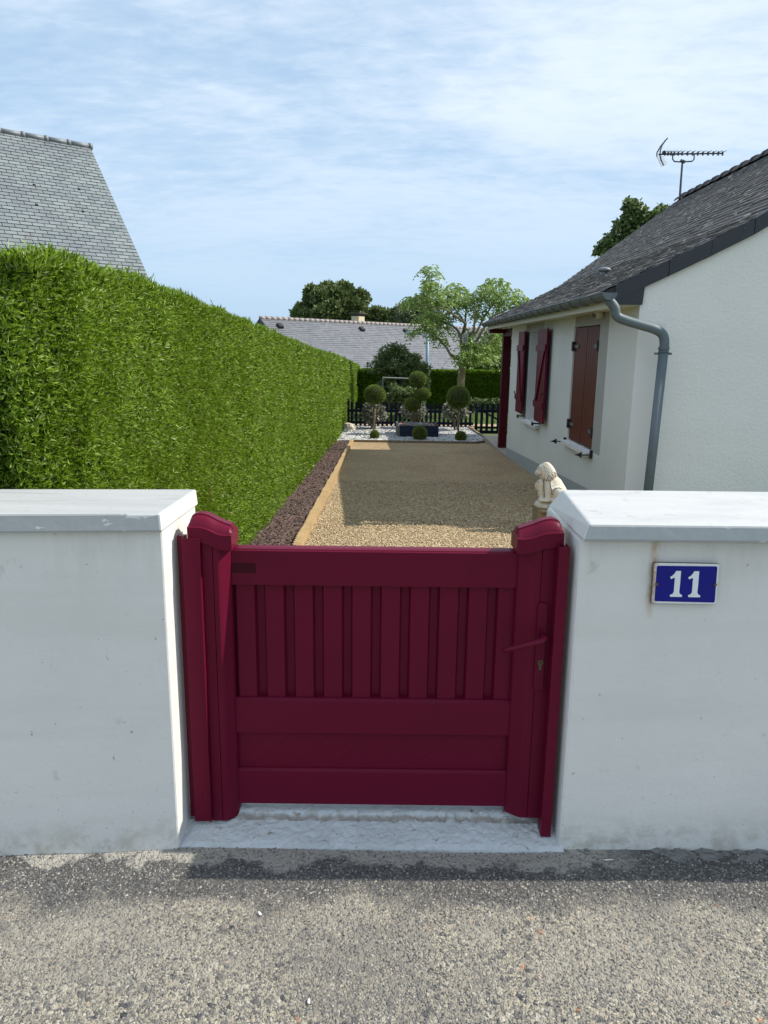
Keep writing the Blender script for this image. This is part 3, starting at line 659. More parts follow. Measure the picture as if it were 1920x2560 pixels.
# fixed channels screwed to the wall ends
def chan(x0, x1, zb, zt, y, lean=0):
    f = y; pl_ = [(x0, f), (x1, f), (x1, f+.05), (x1-.003, f+.05), (x1-.003, f+.003), (x0+.003, f+.003), (x0+.003, f+.05), (x0, f+.05)]
    return MB().prism(pl_, 'z', zb, zt)
gl = empty('gate_post', (gx(475, 1700, 2.2), 2.2, .05), 'dark red aluminium channel post fixed to the left wall end beside the hinges', 'gate post')
chan(gx(453, 1346, 2.195), gx(501, 1400, 2.195), PY(490, 2053, 2.195).z, PY(470, 1346, 2.195).z, 2.195).build('channel', red_m, gl, bevel=.001)
MB().box((-.642, 2.222, PY(490, 2053, 2.195).z), (gx(453, 1346, 2.195)+.004, 2.246, PY(470, 1346, 2.195).z)).build('fixing_plate', red_m, gl)
MB().box((gx(501, 1400, 2.195)-.004, 2.188, PY(490, 2053, 2.195).z+.002), (gx(501, 1400, 2.195)+.0, 2.1965, PY(470, 1415, 2.195).z)).build('stop_strip', red_m, gl)
gr_ = empty('gate_post', (gx(1392, 1700, 2.17), 2.17, .02), 'dark red aluminium strike post fixed to the right wall end beside the lock', 'gate post')
chan(gx(1390, 1500, 2.165), gx(1424, 1400, 2.165), PY(1365, 2092, 2.165).z, PY(1410, 1368, 2.165).z, 2.165).build('channel', red_m, gr_, bevel=.001)
MB().box((gx(1390, 1500, 2.165)+.018, 2.172, PY(1365, 2000, 2.165).z), (gx(1390, 1500, 2.165)+.022, 2.21, PY(1410, 1364, 2.18).z)).build('stop_strip', red_m, gr_)

# ------------------------------------------------------------------ left hedge
_tp = [ray(*p) for p in ((-200, 590), (0, 613), (190, 660), (376, 712), (500, 760), (636, 816), (770, 872), (830, 892), (897, 918))]
def htop(y):
    k = hx(y)/y; ks = [d.x/d.y for d in _tp]; zs_ = [d.z/d.y for d in _tp]
    return float(CH + y*np.interp(k, ks, zs_))
htv = np.vectorize(htop)
hd = empty('hedge', (-1.6, 3, .1), 'long clipped bright green conifer hedge running back along the left side', 'hedge')
rings = []
for y in [2.66, 2.95, 4, 6, 9, 12, 17, 22, 27.8]:
    i = .07 if y > 2.7 else .0; b_ = gz(y) - .1; t_ = htop(y) - .07
    rings.append([(-2.3, y, b_), (hx(y)-.07-(.28 if y < 2.8 else 0), y, b_), (hx(y)-.09-(.28 if y < 2.8 else 0), y, t_), (-2.3, y, t_)])
mb = MB(); vs = [v for r_ in rings for v in r_]; fs = [(0, 1, 2, 3), tuple(len(vs)-1-k for k in range(4))]
for i in range(len(rings)-1):
    for k in range(4): fs.append((i*4+k, i*4+(k+1)%4, (i+1)*4+(k+1)%4, (i+1)*4+k))
mb.add(vs, fs).build('branches', core_m, hd)
def lump(a, b):
    return .5*np.sin(a*5.1+np.sin(b*4.3)*1.3) * np.cos(b*6.2+a*2) + .5*np.sin(a*13.7+b*3)*np.sin(b*11.3+1) 
def hedge_band(y0, y1, n, L, W, nb):
    y = rng.uniform(y0, y1, n); t = rng.random(n); z0 = gzv(y) - .02; z = z0 + (htv(y) - z0) * t
    d = lump(y, z); x = hx(y) - .028 + .020*d - .030*rng.exponential(size=n) + rng.normal(size=n)*.006 - .025*np.clip((z-htv(y)+.12)/.12, 0, 1) - .10*np.clip((2.85-y)/.25, 0, 1)**2
    P = np.stack([x, y, z], 1); D = np.stack([.55 + .35*rng.random(n), .45*rng.normal(size=n), .55 + .5*rng.normal(size=n)], 1)
    out = [sprays(P, D, L*(.7+.6*rng.random(n)), W, nb)]
    m_ = int(n*.2); y = rng.uniform(y0, y1, m_); x = hx(y) - .03 - (.5*rng.random(m_)**1.7)
    P = np.stack([x, y, htv(y)-.022 + .01*np.sin(y*9+x*5) + .014*rng.normal(size=m_)], 1); D = np.stack([.3*rng.normal(size=m_)+.1, .3*rng.normal(size=m_), .9+.3*rng.random(m_)], 1)
    out.append(sprays(P, D, L*(.8+.6*rng.random(m_)), W, nb, .4))
    return np.concatenate(out)
V = [hedge_band(2.6, 5.2, 72000, .027, .0060, 5), hedge_band(5.2, 9, 60000, .032, .0078, 4), hedge_band(9, 15, 34000, .05, .0145, 3), hedge_band(15, 27.8, 26000, .085, .026, 3)]
n = 22000; x = rng.uniform(-2.25, -1.14, n); z = rng.uniform(0, 1.88, n); P = np.stack([x, 2.63 - .03*rng.random(n) - .04 + .30*np.clip((x+1.55)/.40, 0, 1)**2, z], 1)   # front end
V.append(sprays(P, np.stack([.5*rng.normal(size=n) + 1.2*np.clip((x+1.6)/.4, 0, 1), -.6-.3*rng.random(n), .5+.4*rng.normal(size=n)], 1), .027, .0062, 5))
quadmesh('foliage', np.concatenate(V), thuja_m, hd)

# back hedges
def hedge_box(label, p0, p1, n, L=.10, W=.03, name='hedge', lo=0, group=None):
    x0, y0, z0 = p0; x1, y1, z1 = p1
    h = empty(name, ((x0+x1)/2, y0, z0), label, 'hedge', group)
    MB().box((x0+.06, y0+.06, z0), (x1-.06, y1-.06, z1-.06)).build('branches', core_m, h)
    x = rng.uniform(x0, x1, n); z = rng.uniform(z0, z1, n); P = np.stack([x, y0+.05+.03*lump(x, z)+.02*rng.random(n), z], 1)
    A = sprays(P, np.stack([.4*rng.normal(size=n), -.5-.3*rng.random(n), .7+.4*rng.normal(size=n)], 1), L, W, 2)
    m_ = n//4; P = np.stack([rng.uniform(x0, x1, m_), rng.uniform(y0, y1, m_), np.full(m_, z1-.05)], 1)
    B = sprays(P, np.stack([.3*rng.normal(size=m_), .3*rng.normal(size=m_), np.ones(m_)], 1), L*.8, W, 2)
    quadmesh('foliage', np.concatenate([A, B]), thujad_m, h); return h
zt = PY(1150, 927, 25).z
hedge_box('dark clipped hedge crossing the back of the garden behind the shrubs', (-1.0, 25, -.5), (9.5, 26, zt), 22000)

# ------------------------------------------------------------------ log border, bed edging
lg = empty('log_border', (bx(8), 8, gz(8)), 'low wooden log roll edging between the gravel and the brown mulch', 'edging')
mb = MB(); y = 4.6
while y < 16.0:
    x = bx(y) + .035; mb.tube([(x, y, gz(y)-.05), (x, y, gz(y)+.062+.006*math.sin(y*7))], .036, 8); y += .058
mb.build('logs', wood_m, lg, False)
ed = empty('bed_edging', (.5, 15.9, gz(16)), 'thin timber edging around the white stone bed', 'edging')
def plank(a, b, h=.05, w_=.03):
    a, b = Vector((*a, gz(a[1]))), Vector((*b, gz(b[1]))); d = (b-a).normalized(); s_ = Vector((-d.y, d.x, 0)) * w_/2; u = Vector((0, 0, h))
    return MB().hull8([a-s_, b-s_, b+s_, a+s_], [a-s_+u, b-s_+u, b+s_+u, a+s_+u])
plank((-.72, 16.02), (1.95, 15.93)).build('plank', edge_m, ed); plank((1.95, 15.93), (2.30, 16.4)).build('plank', edge_m, ed); plank((2.30, 16.4), (2.17, 19.2), .07, .05).build('plank', edge_m, ed)

# ------------------------------------------------------------------ house
HX, HY0, HY1 = 2.225, 6.74, 13.45
def wy(px, py): return PX(px, py, HX).y
hs = empty('house', (HX, HY0, gz(HY0)), 'single storey white rendered house with a dark tiled roof and red shutters on the right', 'house')
roofp = [(1.86, 2.085), (2.7, 2.485), (3.3, 2.79), (5.4, 4.34)]
roofz = lambda x: float(np.interp(x, [p[0] for p in roofp], [p[1] for p in roofp]))
w1 = (7.93, 9.02); w2 = (10.74, 11.78); zs, ztp = .535, 1.865
b1 = (wy(1524, 800), wy(1440, 785)); b2 = (wy(1362, 800), wy(1317, 810))
cuts = sorted([HY0, b1[0], w1[0], w1[1], b1[1], b2[0], w2[0], w2[1], b2[1], HY1]); zc = [-.6, zs, ztp, 2.14]
mb = MB()
for i in range(len(cuts)-1):
    for j in range(3):
        a, b = cuts[i], cuts[i+1]; m_ = (a+b)/2
        if j == 1 and (w1[0] <= m_ <= w1[1] or w2[0] <= m_ <= w2[1]): continue
        band = (b1[0] < m_ < b1[1] or b2[0] < m_ < b2[1]) and j > 0
        mb.add([(HX, a, zc[j]), (HX, b, zc[j]), (HX, b, zc[j+1]), (HX, a, zc[j+1])], [(0, 1, 2, 3)], 1 if band else 0)
for (a, b), dep in ((w1, .05), (w2, .22)):
    for q in ([(HX, a, zs), (HX+dep, a, zs), (HX+dep, a, ztp), (HX, a, ztp)], [(HX, b, zs), (HX, b, ztp), (HX+dep, b, ztp), (HX+dep, b, zs)],
              [(HX, a, ztp), (HX+dep, a, ztp), (HX+dep, b, ztp), (HX, b, ztp)], [(HX, a, zs), (HX, b, zs), (HX+dep, b, zs), (HX+dep, a, zs)]):
        mb.add(q, [(0, 1, 2, 3)], 0)
# far end wall
gp = [(HX, -.6), (HX, roofz(HX)-.04), (2.7, 2.445), (3.3, 2.76), (5.4, 4.30), (7.5, 2.75), (8.58, 2.1), (8.58, -.6)]
mb.add([(x, HY1, z) for x, z in gp], [tuple(range(len(gp)))])
mb.add([(8.58, HY0, -.6), (8.58, HY1, -.6), (8.58, HY1, 2.1), (8.58, HY0, 2.1)], [(0, 1, 2, 3)])
mb.build('side_wall', [render_s, band_m], hs)
# gable wall towards the road: smooth quoin strip then rough render
mb = MB(); q = 2.47
mb.add([(HX, HY0, -.6), (q, HY0, -.6), (q, HY0, 1.84), (HX, HY0, 1.84)], [(0, 1, 2, 3)], 1)
mb.add([(HX, HY0, 1.84), (q, HY0, 1.84), (q, HY0, roofz(q)-.04), (HX, HY0, roofz(HX)-.04)], [(0, 1, 2, 3)], 0)
mb.add([(q, HY0, -.6), (8.58, HY0, -.6), (8.58, HY0, 2.1), (7.5, HY0, 2.75), (5.4, HY0, 4.30), (3.3, HY0, 2.75), (2.7, HY0, 2.445), (q, HY0, roofz(q)-.04)], [tuple(range(8))], 0)
mb.build('gable_wall', [render_m, quoin_m], hs)
pt = lambda y: -.148 + (13.5-y)*.049
mb = MB().add([(HX-.004, HY0-.004, -.6), (HX-.004, HY1, -.6), (HX-.004, HY1, pt(HY1)), (HX-.004, HY0-.004, pt(HY0))], [(0, 1, 2, 3)])
mb.add([(HX-.004, HY0-.004, -.6), (8.5, HY0-.004, -.6), (8.5, HY0-.004, pt(HY0)), (HX-.004, HY0-.004, pt(HY0))], [(0, 1, 2, 3)])
mb.build('plinth', plinth_m, hs)
# roof
def roof_slab(x_of, y0, y1, mirror=False):
    pass
RY0, RY1 = 6.715, 14.68
mb = MB(); pr = [(x, z) for x, z in roofp]; full = pr + [(10.8-x, z) for x, z in pr[::-1][1:]]
low = [(x, z-.05) for x, z in full[::-1]]
vsn = full + low
rd = MB().prism(vsn, 'y', RY0, RY1).build('roof', mat('roof_deck', (.03, .03, .032), .9), hs)
arc = [0]
for i in range(1, len(roofp)): arc.append(arc[-1] + math.dist(roofp[i], roofp[i-1]))
def onroof(s_):
    return float(np.interp(s_, arc, [p[0] for p in roofp])), float(np.interp(s_, arc, [p[1] for p in roofp]))
Q = []; ex = .1; k = 0; s_ = -.03
while s_ < arc[-1]-.02:
    y = RY0 - (.11 if k % 2 else 0)
    while y < RY1:
        a, b = max(y, RY0)+.002, min(y+.22, RY1)-.002
        if b - a > .02:
            j = random.uniform(-.006, .006); l = random.uniform(.006, .014); x0, z0 = onroof(max(s_+j, 0)); x1, z1 = onroof(min(s_+.13, arc[-1]))
            if s_+j < 0: x0 += (s_+j)*.9; z0 += (s_+j)*.43
            h0 = random.uniform(.016, .026); h1 = .008; h0b = h0 + random.uniform(-.004, .004)
            Q.append([(x0, a, z0+h0), (x0, b, z0+h0b), (x1, b, z1+h1), (x1, a, z1+h1)]); Q.append([(x0, a, z0-.002), (x0, b, z0-.002), (x0, b, z0+h0b), (x0, a, z0+h0)])
        y += .22
    s_ += ex; k += 1
quadmesh('tiles', Q, tile_m, rd)
Q = [[(10-p[0], p[1], p[2]) for p in q] for q in Q[::1] if q[0][1] < 7.2 or True][:0]
mb = MB(); y = RY0 - .02
while y < RY1 - .1:                                    # half-round ridge tiles, each lapping the next
    rg = []
    for yy, r_ in ((y, .125), (y+.05, .125), (y+.08, .11), (y+.36, .10)):
        rg.append([(5.4 + r_*math.cos(t)*1.05, yy, 4.31 + r_*math.sin(t)*.85) for t in [math.pi*k/8 for k in range(9)]])
    vs = [v for r2 in rg for v in r2]; fs = [(i*9+k, i*9+k+1, (i+1)*9+k+1, (i+1)*9+k) for i in range(3) for k in range(8)] + [tuple(range(9))]
    mb.add(vs, fs); y += .33
mb.build('ridge_tiles', ridge_m, rd)
vp = PY(1512, 678, 8.2)
for Yt in np.linspace(7, 11, 400):                     # stand the vent on the roof plane
    q = PY(1508, 688, float(Yt))
    if q.z <= roofz(q.x) + .02: vp = q; break
mb = MB(); mb.lathe((vp.x, vp.y, vp.z-.03), [(.045, 0), (.045, .07), (.04, .075)], 14); mb.ball((vp.x+.01, vp.y, vp.z+.065), (.085, .085, .035), 16, 8)
mb.build('roof_vent', ridgeg_m, rd, True)
# verge boards
vb = MB(); lows = []
x = 2.05; i = 0
segs = [1.99, 2.44, 2.79, 3.14, 3.5, 3.9, 4.35, 4.9, 5.4]
for i in range(len(segs)-1):
    a, b = segs[i], segs[i+1]-.004; yf = RY0 - .012 - (.004 if i % 2 else 0)
    for sg_ in (1, -1):
        X = (lambda t: t) if sg_ > 0 else (lambda t: 10.8-t)
        vs = [(X(a), yf, roofz(a)-.125), (X(b), yf, roofz(b)-.125), (X(b), yf, roofz(b)+.012), (X(a), yf, roofz(a)+.012)]
        vb.hull8(vs, [(p[0], RY0+.1, p[2]) for p in vs])
vb.build('verge_boards', verge_m, hs)
MB().prism([(1.985, 1.995), (2.235, 1.995), (2.245, 2.15), (1.985, 2.12)], 'y', RY0-.008, HY0+.0).build('verge_end_board', verge_m, hs)
MB().tube([(3.05, RY0-.02, 2.63), (3.05, RY0-.0, 2.63)], .006, 8).build('nail', steelh_m, hs)
# fascia, soffit
MB().box((1.945, RY0+.03, 1.965), (1.965, RY1-.02, 2.09)).build('fascia', cream_m, hs)
MB().box((1.965, RY0+.03, 1.985), (HX+.0, RY1-.02, 2.0)).build('soffit', cream_m, hs)
# gutter
gy0, gy1 = 6.50, RY1+.02; gxc, gzt, gr = 1.885, 2.078, .060
mb = MB(); nn = 10; rg = []
for yy in (gy0, gy1):
    rg.append([(gxc + gr*math.cos(t), yy, gzt + gr*math.sin(t)*1.0) for t in [math.pi + math.pi*k/nn for k in range(nn+1)]] + [(gxc + (gr-.004)*math.cos(t), yy, gzt+.001 + (gr-.004)*math.sin(t)) for t in [2*math.pi - math.pi*k/nn for k in range(nn+1)]])
mb.hull8(rg[0], rg[1])
mb.tube([(gxc-gr, gy0, gzt), (gxc-gr, gy1, gzt)], .008, 8)
for yy in np.arange(gy0+.38, gy1, .40):
    t2 = [(gxc + (gr+.003)*math.cos(t), float(yy), gzt + (gr+.003)*math.sin(t)) for t in [math.pi + math.pi*k/12 for k in range(13)]]
    mb.tube(t2, .006, 5)
gt = mb.build('gutter', gut_m, hs)
MB().prism([(gxc + (gr+.002)*math.cos(t), gzt + (gr+.002)*math.sin(t)) for t in [math.pi + math.pi*k/14 for k in range(15)]], 'y', gy0-.006, gy0).build('gutter_end', zinc_m, gt)
# downpipe
yp = 6.57
def curve(ps, n=6):
    out = []
    for i in range(len(ps)-1):
        p0, p1, p2, p3 = ps[max(i-1, 0)], ps[i], ps[i+1], ps[min(i+2, len(ps)-1)]
        for k in range(n):
            t = k/n; out.append(.5*((2*p1) + (p2-p0)*t + (2*p0-5*p1+4*p2-p3)*t*t + (3*p1-p0-3*p2+p3)*t**3))
    return out + [ps[-1]]
pipe = [Vector((gxc+.012, yp, gzt-gr*.9)), PY(1537, 770, yp), PY(1542, 790, yp), PY(1564, 801, yp), PY(1600, 812, yp), PY(1636, 823, yp), PY(1656, 836, yp), PY(1661, 856, yp), PY(1659, 878, yp)]
pb = PZ(1600, 1400, -.0); e2 = PY(1620, 1230, yp); dirn = (e2 - pipe[-1]); bot = pipe[-1] + dirn * 1.6
dp = MB().tube(curve(pipe), .041, 16).tube([pipe[-1], bot], .041, 16).build('downpipe', zinc_m, hs, True)
c = pipe[-1]
for dz_, r_ in ((.03, .046), (.018, .048), (-.006, .045)):
    MB().tube([c+Vector((0, 0, dz_-.006)), c+Vector((0, 0, dz_+.006))], r_, 16).build('collar', zinc_m, dp, True)
MB().box((c.x-.073, c.y+.0, c.z-.03), (c.x+.073, c.y+.012, c.z-.012)).tube([c+Vector((-.064, -.012, -.021)), c+Vector((-.064, .03, -.021))], .008, 8).tube([c+Vector((.064, -.012, -.021)), c+Vector((.064, .03, -.021))], .008, 8).build('pipe_bracket', zinc_m, dp)
# windows
def sill(y0, y1, z):
    return MB().prism([(HX-.065, z-.05), (HX-.07, z-.012), (HX+.2, z+.012), (HX+.2, z-.05)], 'y', y0, y1)
win1 = MB().box((HX+.12, w1[0], zs), (HX+.16, w1[1], ztp)).build('window', frame_m, hs)
sill(w1[0]-.03, w1[1]+.06, zs).build('window_sill', sillw_m, win1)
win2 = MB().box((HX+.17, w2[0], zs), (HX+.20, w2[0]+.06, ztp)).box((HX+.17, w2[1]-.06, zs), (HX+.20, w2[1], ztp)).box((HX+.17, w2[0], ztp-.06), (HX+.2, w2[1], ztp)).box((HX+.17, w2[0], zs), (HX+.2, w2[1], zs+.07)).box((HX+.165, (w2[0]+w2[1])/2-.04, zs), (HX+.2, (w2[0]+w2[1])/2+.04, ztp)).build('window', frame_m, hs)
MB().box((HX+.185, w2[0], zs), (HX+.19, w2[1], ztp)).build('pane', glass_m, win2)
sill(w2[0]-.03, w2[1]+.05, zs).build('window_sill', sillw_m, win2)
def leaf_mesh(M, w_, h, zbrace):
    """shutter leaf in its own frame: x along the width, y outwards (towards the viewer of the face), z up"""
    mb = MB(); nb = 6; t = .027
    for k in range(nb):
        a, b = w_*k/nb, w_*(k+1)/nb
        mb.prism([(a+.0015, 0), (a+.0015, t-.003), (a+.005, t), (b-.005, t), (b-.0015, t-.003), (b-.0015, 0)], 'z', 0, h)
        if k: mb.box((a-.002, .002, 0), (a+.002, t-.006, h))
    if zbrace:
        mb.box((0, t, .20), (w_, t+.022, .29)); mb.box((0, t, h-.30), (w_, t+.022, h-.21))
        s_ = Vector((w_*.82, t, h-.30)); e_ = Vector((w_*.10, t, .29))
        mb.hull8([e_, e_+Vector((.09, 0, 0)), s_+Vector((.05, 0, 0)), s_+Vector((-.04, 0, 0))], [p+Vector((0, .02, 0)) for p in (e_, e_+Vector((.09, 0, 0)), s_+Vector((.05, 0, 0)), s_+Vector((-.04, 0, 0)))])
    mb.v = [tuple(M @ Vector(v)) for v in mb.v]; return mb
# closed pair: face outward is -x
def Mface(x, y, z, flip):                                   # local x -> +-y world, local y -> -x world
    s_ = -1 if flip else 1
    return Matrix(((0, -1, 0, x), (s_, 0, 0, y), (0, 0, 1, z), (0, 0, 0, 1)))
ym = (w1[0]+w1[1])/2; hh = ztp - zs - .03
for y0, fl in ((w1[0]+.006, False), (w1[1]-.006, True)):
    lf = leaf_mesh(Mface(HX+.045, y0, zs+.02, fl), (w1[1]-w1[0])/2-.013, hh, False).build('shutter', shut_m, win1)
    tag(lf, 'closed brown-red shutter leaf')
d_ = 1
for zc_ in (zs+.20, ztp-.22):
    for y0, s_ in ((w1[0], 1), (w1[1], -1)):
        mb = MB(); mb.box((HX+.006, min(y0, y0+s_*.22), zc_-.02), (HX+.018, max(y0, y0+s_*.22), zc_+.017))
        mb.box((HX-.012, min(y0-.0, y0+s_*.035), zc_-.05), (HX+.016, max(y0-.0, y0+s_*.035), zc_+.05)); mb.tube([(HX-.01, y0+s_*.01, zc_-.055), (HX-.01, y0+s_*.01, zc_+.055)], .011, 8)
        h_ = mb.build('hinge', [steelh_m, iron_m], win1); facemats(h_, lambda p: 0 if p.center.x > -99 and p.index < 6 else 1)
for y0, s_ in ((w1[0]-.05, -1), (w1[1]+.05, 1)):
    z_ = zs - .03
    mb = MB(); mb.box((HX-.03, y0-.012, z_-.035), (HX+.0, y0+.012, z_+.05)); mb.tube([(HX-.03, y0, z_), (HX-.12, y0, z_)], .007, 6)
    mb.prism([(HX-.115, z_-.035), (HX-.155, z_-.01), (HX-.195, z_), (HX-.155, z_+.012), (HX-.115, z_+.035)], 'y', y0-.006, y0+.006)
    mb.build('shutter_hook', iron_m, hs)
# open pair of the far window, folded back against the wall
near = leaf_mesh(Mface(HX-.055, w2[0]-.0, zs+.075, True), .60, hh-.03, True).build('shutter', red_m, win2); tag(near, 'open red shutter leaf, nearer one')
far = leaf_mesh(Mface(HX-.055, w2[1]+.0, zs+.075, False), .52, hh-.03, True).build('shutter', red_m, win2); tag(far, 'open red shutter leaf, farther one')
for y0 in (w2[0]-.08, w2[1]+.10):
    mb = MB(); z_ = zs + .03; mb.box((HX-.10, y0-.03, z_-.008), (HX, y0+.03, z_+.008)); mb.box((HX-.12, y0-.04, z_-.03), (HX-.10, y0+.04, z_+.02)); mb.build('shutter_hook', iron_m, hs)
q = PX(1352, 984, HX-.10); MB().ball(tuple(q), (.014, .03, .02), 8, 6).build('shutter_latch', iron_m, near)
q = PX(1286, 980, HX-.10); MB().ball(tuple(q), (.012, .025, .02), 8, 6).build('shutter_latch', iron_m, far)
# porch: slab, column, beam
MB().box((2.20, 13.44, -.7), (5.2, 16.6, -.29)).build('porch_slab', paving_m, hs)
cx0, cx1 = PY(1248, 980, 13.5).x, PY(1271, 980, 13.5).x
colm = MB().box((2.235, 14.48, -.36), (2.385, 14.63, 1.97)).build('porch_column', dred_m, hs, bevel=.006)
MB().box((1.97, 14.47, 1.90), (2.40, 14.64, 1.98)).box((2.25, 13.45, 1.84), (2.37, 14.47, 1.975)).build('porch_beam', dred_m, hs)
# rear wing behind the porch (hidden in the photo, throws the shade over the pots)
mb = MB(); mb.box((3.3, 14.7, -.7), (7.6, 17.7, 2.25))
mb.build('rear_wall', render_s, hs)
MB().prism([(3.0, 2.32), (4.6, 3.2), (7.9, 2.30), (7.9, 2.22), (3.0, 2.24)], 'y', 14.0, 17.9).build('rear_roof', verge_m, hs)

# sensor lamp under the eave
sp_ = PX(1497, 782, HX-.06)
sn = empty('motion_sensor', sp_, 'small beige motion sensor on the wall just under the eave', 'sensor')
MB().box((HX-.06, sp_.y-.075, sp_.z+.01), (HX, sp_.y+.075, sp_.z+.07)).build('sensor_base', sensor_m, sn, bevel=.005)
MB().ball((HX-.07, sp_.y, sp_.z-.016), (.06, .06, .045), 16, 10).build('sensor_head', sensor_m, sn, True)
MB().ball((HX-.105, sp_.y-.02, sp_.z-.026), (.03, .03, .026), 12, 8).build('sensor_lens', steelh_m, sn, True)
# spotlight by the house foot
p = PZ(1343, 1211, gz(10)); p = Vector((2.1, 10.1, gz(10.1)))
p = PX(1338, 1207, 2.12)
spo = empty('garden_spotlight', p, 'small black spotlight on the gravel at the foot of the house wall', 'spotlight')
MB().tube([(p.x+.02, p.y, gz(p.y)-.02), (p.x+.02, p.y, p.z)], .01, 8).build('stake', iron_m, spo)
MB().box((p.x-.09, p.y-.04, p.z-.03), (p.x+.05, p.y+.05, p.z+.03), 0).build('lamp_head', iron_m, spo, bevel=.01)
MB().box((p.x-.095, p.y-.034, p.z-.022), (p.x-.0905, p.y+.044, p.z+.022), 0).build('lamp_glass', metal_m, spo)

# ------------------------------------------------------------------ TV aerial
AY = 14.5
def A(px, py, dy=0): return PY(1600 + px/6.381, 320 + py/6.381, AY + dy)
an = empty('tv_aerial', A(630, 1160), 'rooftop television aerial on a thin mast at the far end of the ridge', 'aerial')
MB().tube([A(630, 1190), A(652, 860), A(676, 540)], [.022, .020, .017], 8).tube([A(690-45, 520), A(715, 545)], .03, 8).build('mast', metal_m, an)
MB().tube([A(520, 410), A(522, 500), A(550, 535), A(640, 540), A(720, 538), A(830, 532), A(862, 500), A(866, 405)], .012, 8).build('cradle', metal_m, an)
MB().tube([A(295, 420), A(1326, 404)], .014, 8).build('boom', metal_m, an)
mb = MB()
for x_ in (400, 450, 498, 550, 612, 675, 760, 842, 925, 1005, 1088, 1170, 1250, 1320):
    c = A(x_, 392); mb.tube([c + Vector((-.03, -.22, -.02)), c, c + Vector((.03, .22, .04))], .0055, 5); mb.box((c.x-.012, c.y-.012, c.z-.05), (c.x+.012, c.y+.012, c.z+.02))
mb.build('directors', metal_m, an)
MB().box(tuple(A(362, 415)-Vector((0, .04, 0))), tuple(A(392, 368)+Vector((0, .04, 0)))).build('dipole_box', iron_m, an)
mb = MB()
for s_ in (-.30, .30):
    pts_ = [A(268, 455, s_), A(272, 390, s_), A(330, 290, s_), A(440, 160, s_)] if s_ < 0 else [A(318, 430, s_*.2), A(325, 360, s_*.2), A(350, 280, s_*.2), A(405, 195, s_*.2)]
    mb.tube(pts_, .012, 6)
mb.tube([A(318, 430, .06), A(335, 510, .06), A(382, 600, .06)], .014, 6); mb.tube([A(268, 455, -.3), A(300, 520, -.3), A(345, 615, -.3)], .005, 5)
for k in range(7):
    t = k/6; a_ = A(275+75*t, 470+150*t, -.3); b_ = A(372+60*t, 450+110*t, .3); mb.tube([a_, b_], .003, 4)
    a_ = A(275+160*t, 390-230*t, -.3); b_ = A(330+110*t, 360-200*t, .3); mb.tube([a_, b_], .003, 4)
mb.build('reflector', metal_m, an)

crevice_shade_m = mat('crevice_shade', (.15, .11, .06), .95)  # dark brown standing in for shade in the statue's creases
# ------------------------------------------------------------------ lion statue on its pedestal
LY = 6.2
def LQ(px, py, dy=0): return PY(1300 + px/9.217, 1120 + py/9.217, LY + dy)
ped = empty('pedestal', LQ(600, 1800), 'rough stone pedestal under the lion statue just behind the right wall', 'pedestal')
a, b = LQ(545, 1440), LQ(980, 2000)
mb = MB(); zg = gz(LY)
mb.box((a.x, LY-.12, zg-.05), (a.x+.30, LY+.16, a.z)); o = mb.build('stone_block', rock_m, ped, bevel=.02)
a2 = LQ(400, 1390); MB().box((a2.x, LY-.06, zg-.05), (a.x+.02, LY+.2, LQ(440, 1385).z)).build('ochre_block', ochre_m, ped, bevel=.01)
a3 = LQ(440, 1385); MB().box((a3.x-.004, LY-.10, a.z+.001), (a.x+.27, LY+.2, a3.z+.004)).build('ledge', ochre_m, ped, bevel=.008)
ln = empty('lion_statue', LQ(560, 1385), 'pale weathered stone lion statue seated behind the gate, head turned left', 'statue')
a4 = LQ(415, 1385); 
pl_ = MB().ball(tuple(LQ(690, 1300, .03)), (.135, .12, .050), 24, 12, nz=.12, fr=3).build('plinth', stone_m, ln, True)
import bmesh
def metaball_mesh(name, balls, m, parent, res=.012):
    mbd = bpy.data.metaballs.new(name); mbd.resolution = res; mbd.render_resolution = res; mbd.threshold = .35
    for c, r3, rot in balls:
        e = mbd.elements.new(type='ELLIPSOID'); e.co = c; mr_ = max(r3); e.radius = mr_*1.45; e.size_x, e.size_y, e.size_z = [q_/mr_ for q_ in r3]
        e.rotation = Matrix.Rotation(rot, 4, 'Y').to_quaternion(); e.stiffness = 2
    ob = bpy.data.objects.new(name+'_tmp', mbd); col.objects.link(ob)
    dg = bpy.context.evaluated_depsgraph_get(); me = bpy.data.meshes.new_from_object(ob.evaluated_get(dg)); me.name = name
    bpy.data.objects.remove(ob); bpy.data.metaballs.remove(mbd)
    return link(name, me, m, parent, True)
S = 1/9.217 * LY / 1850 * 1.0 * 1.0                       # metres per zoomed pixel at the statue
S = (LQ(1000, 800) - LQ(0, 800)).length / 1000
def lb(px, py, rx, ry, rz, rot=0, dy=0): return (tuple(LQ(px, py, dy)), (rx*S, ry*S, rz*S), rot)
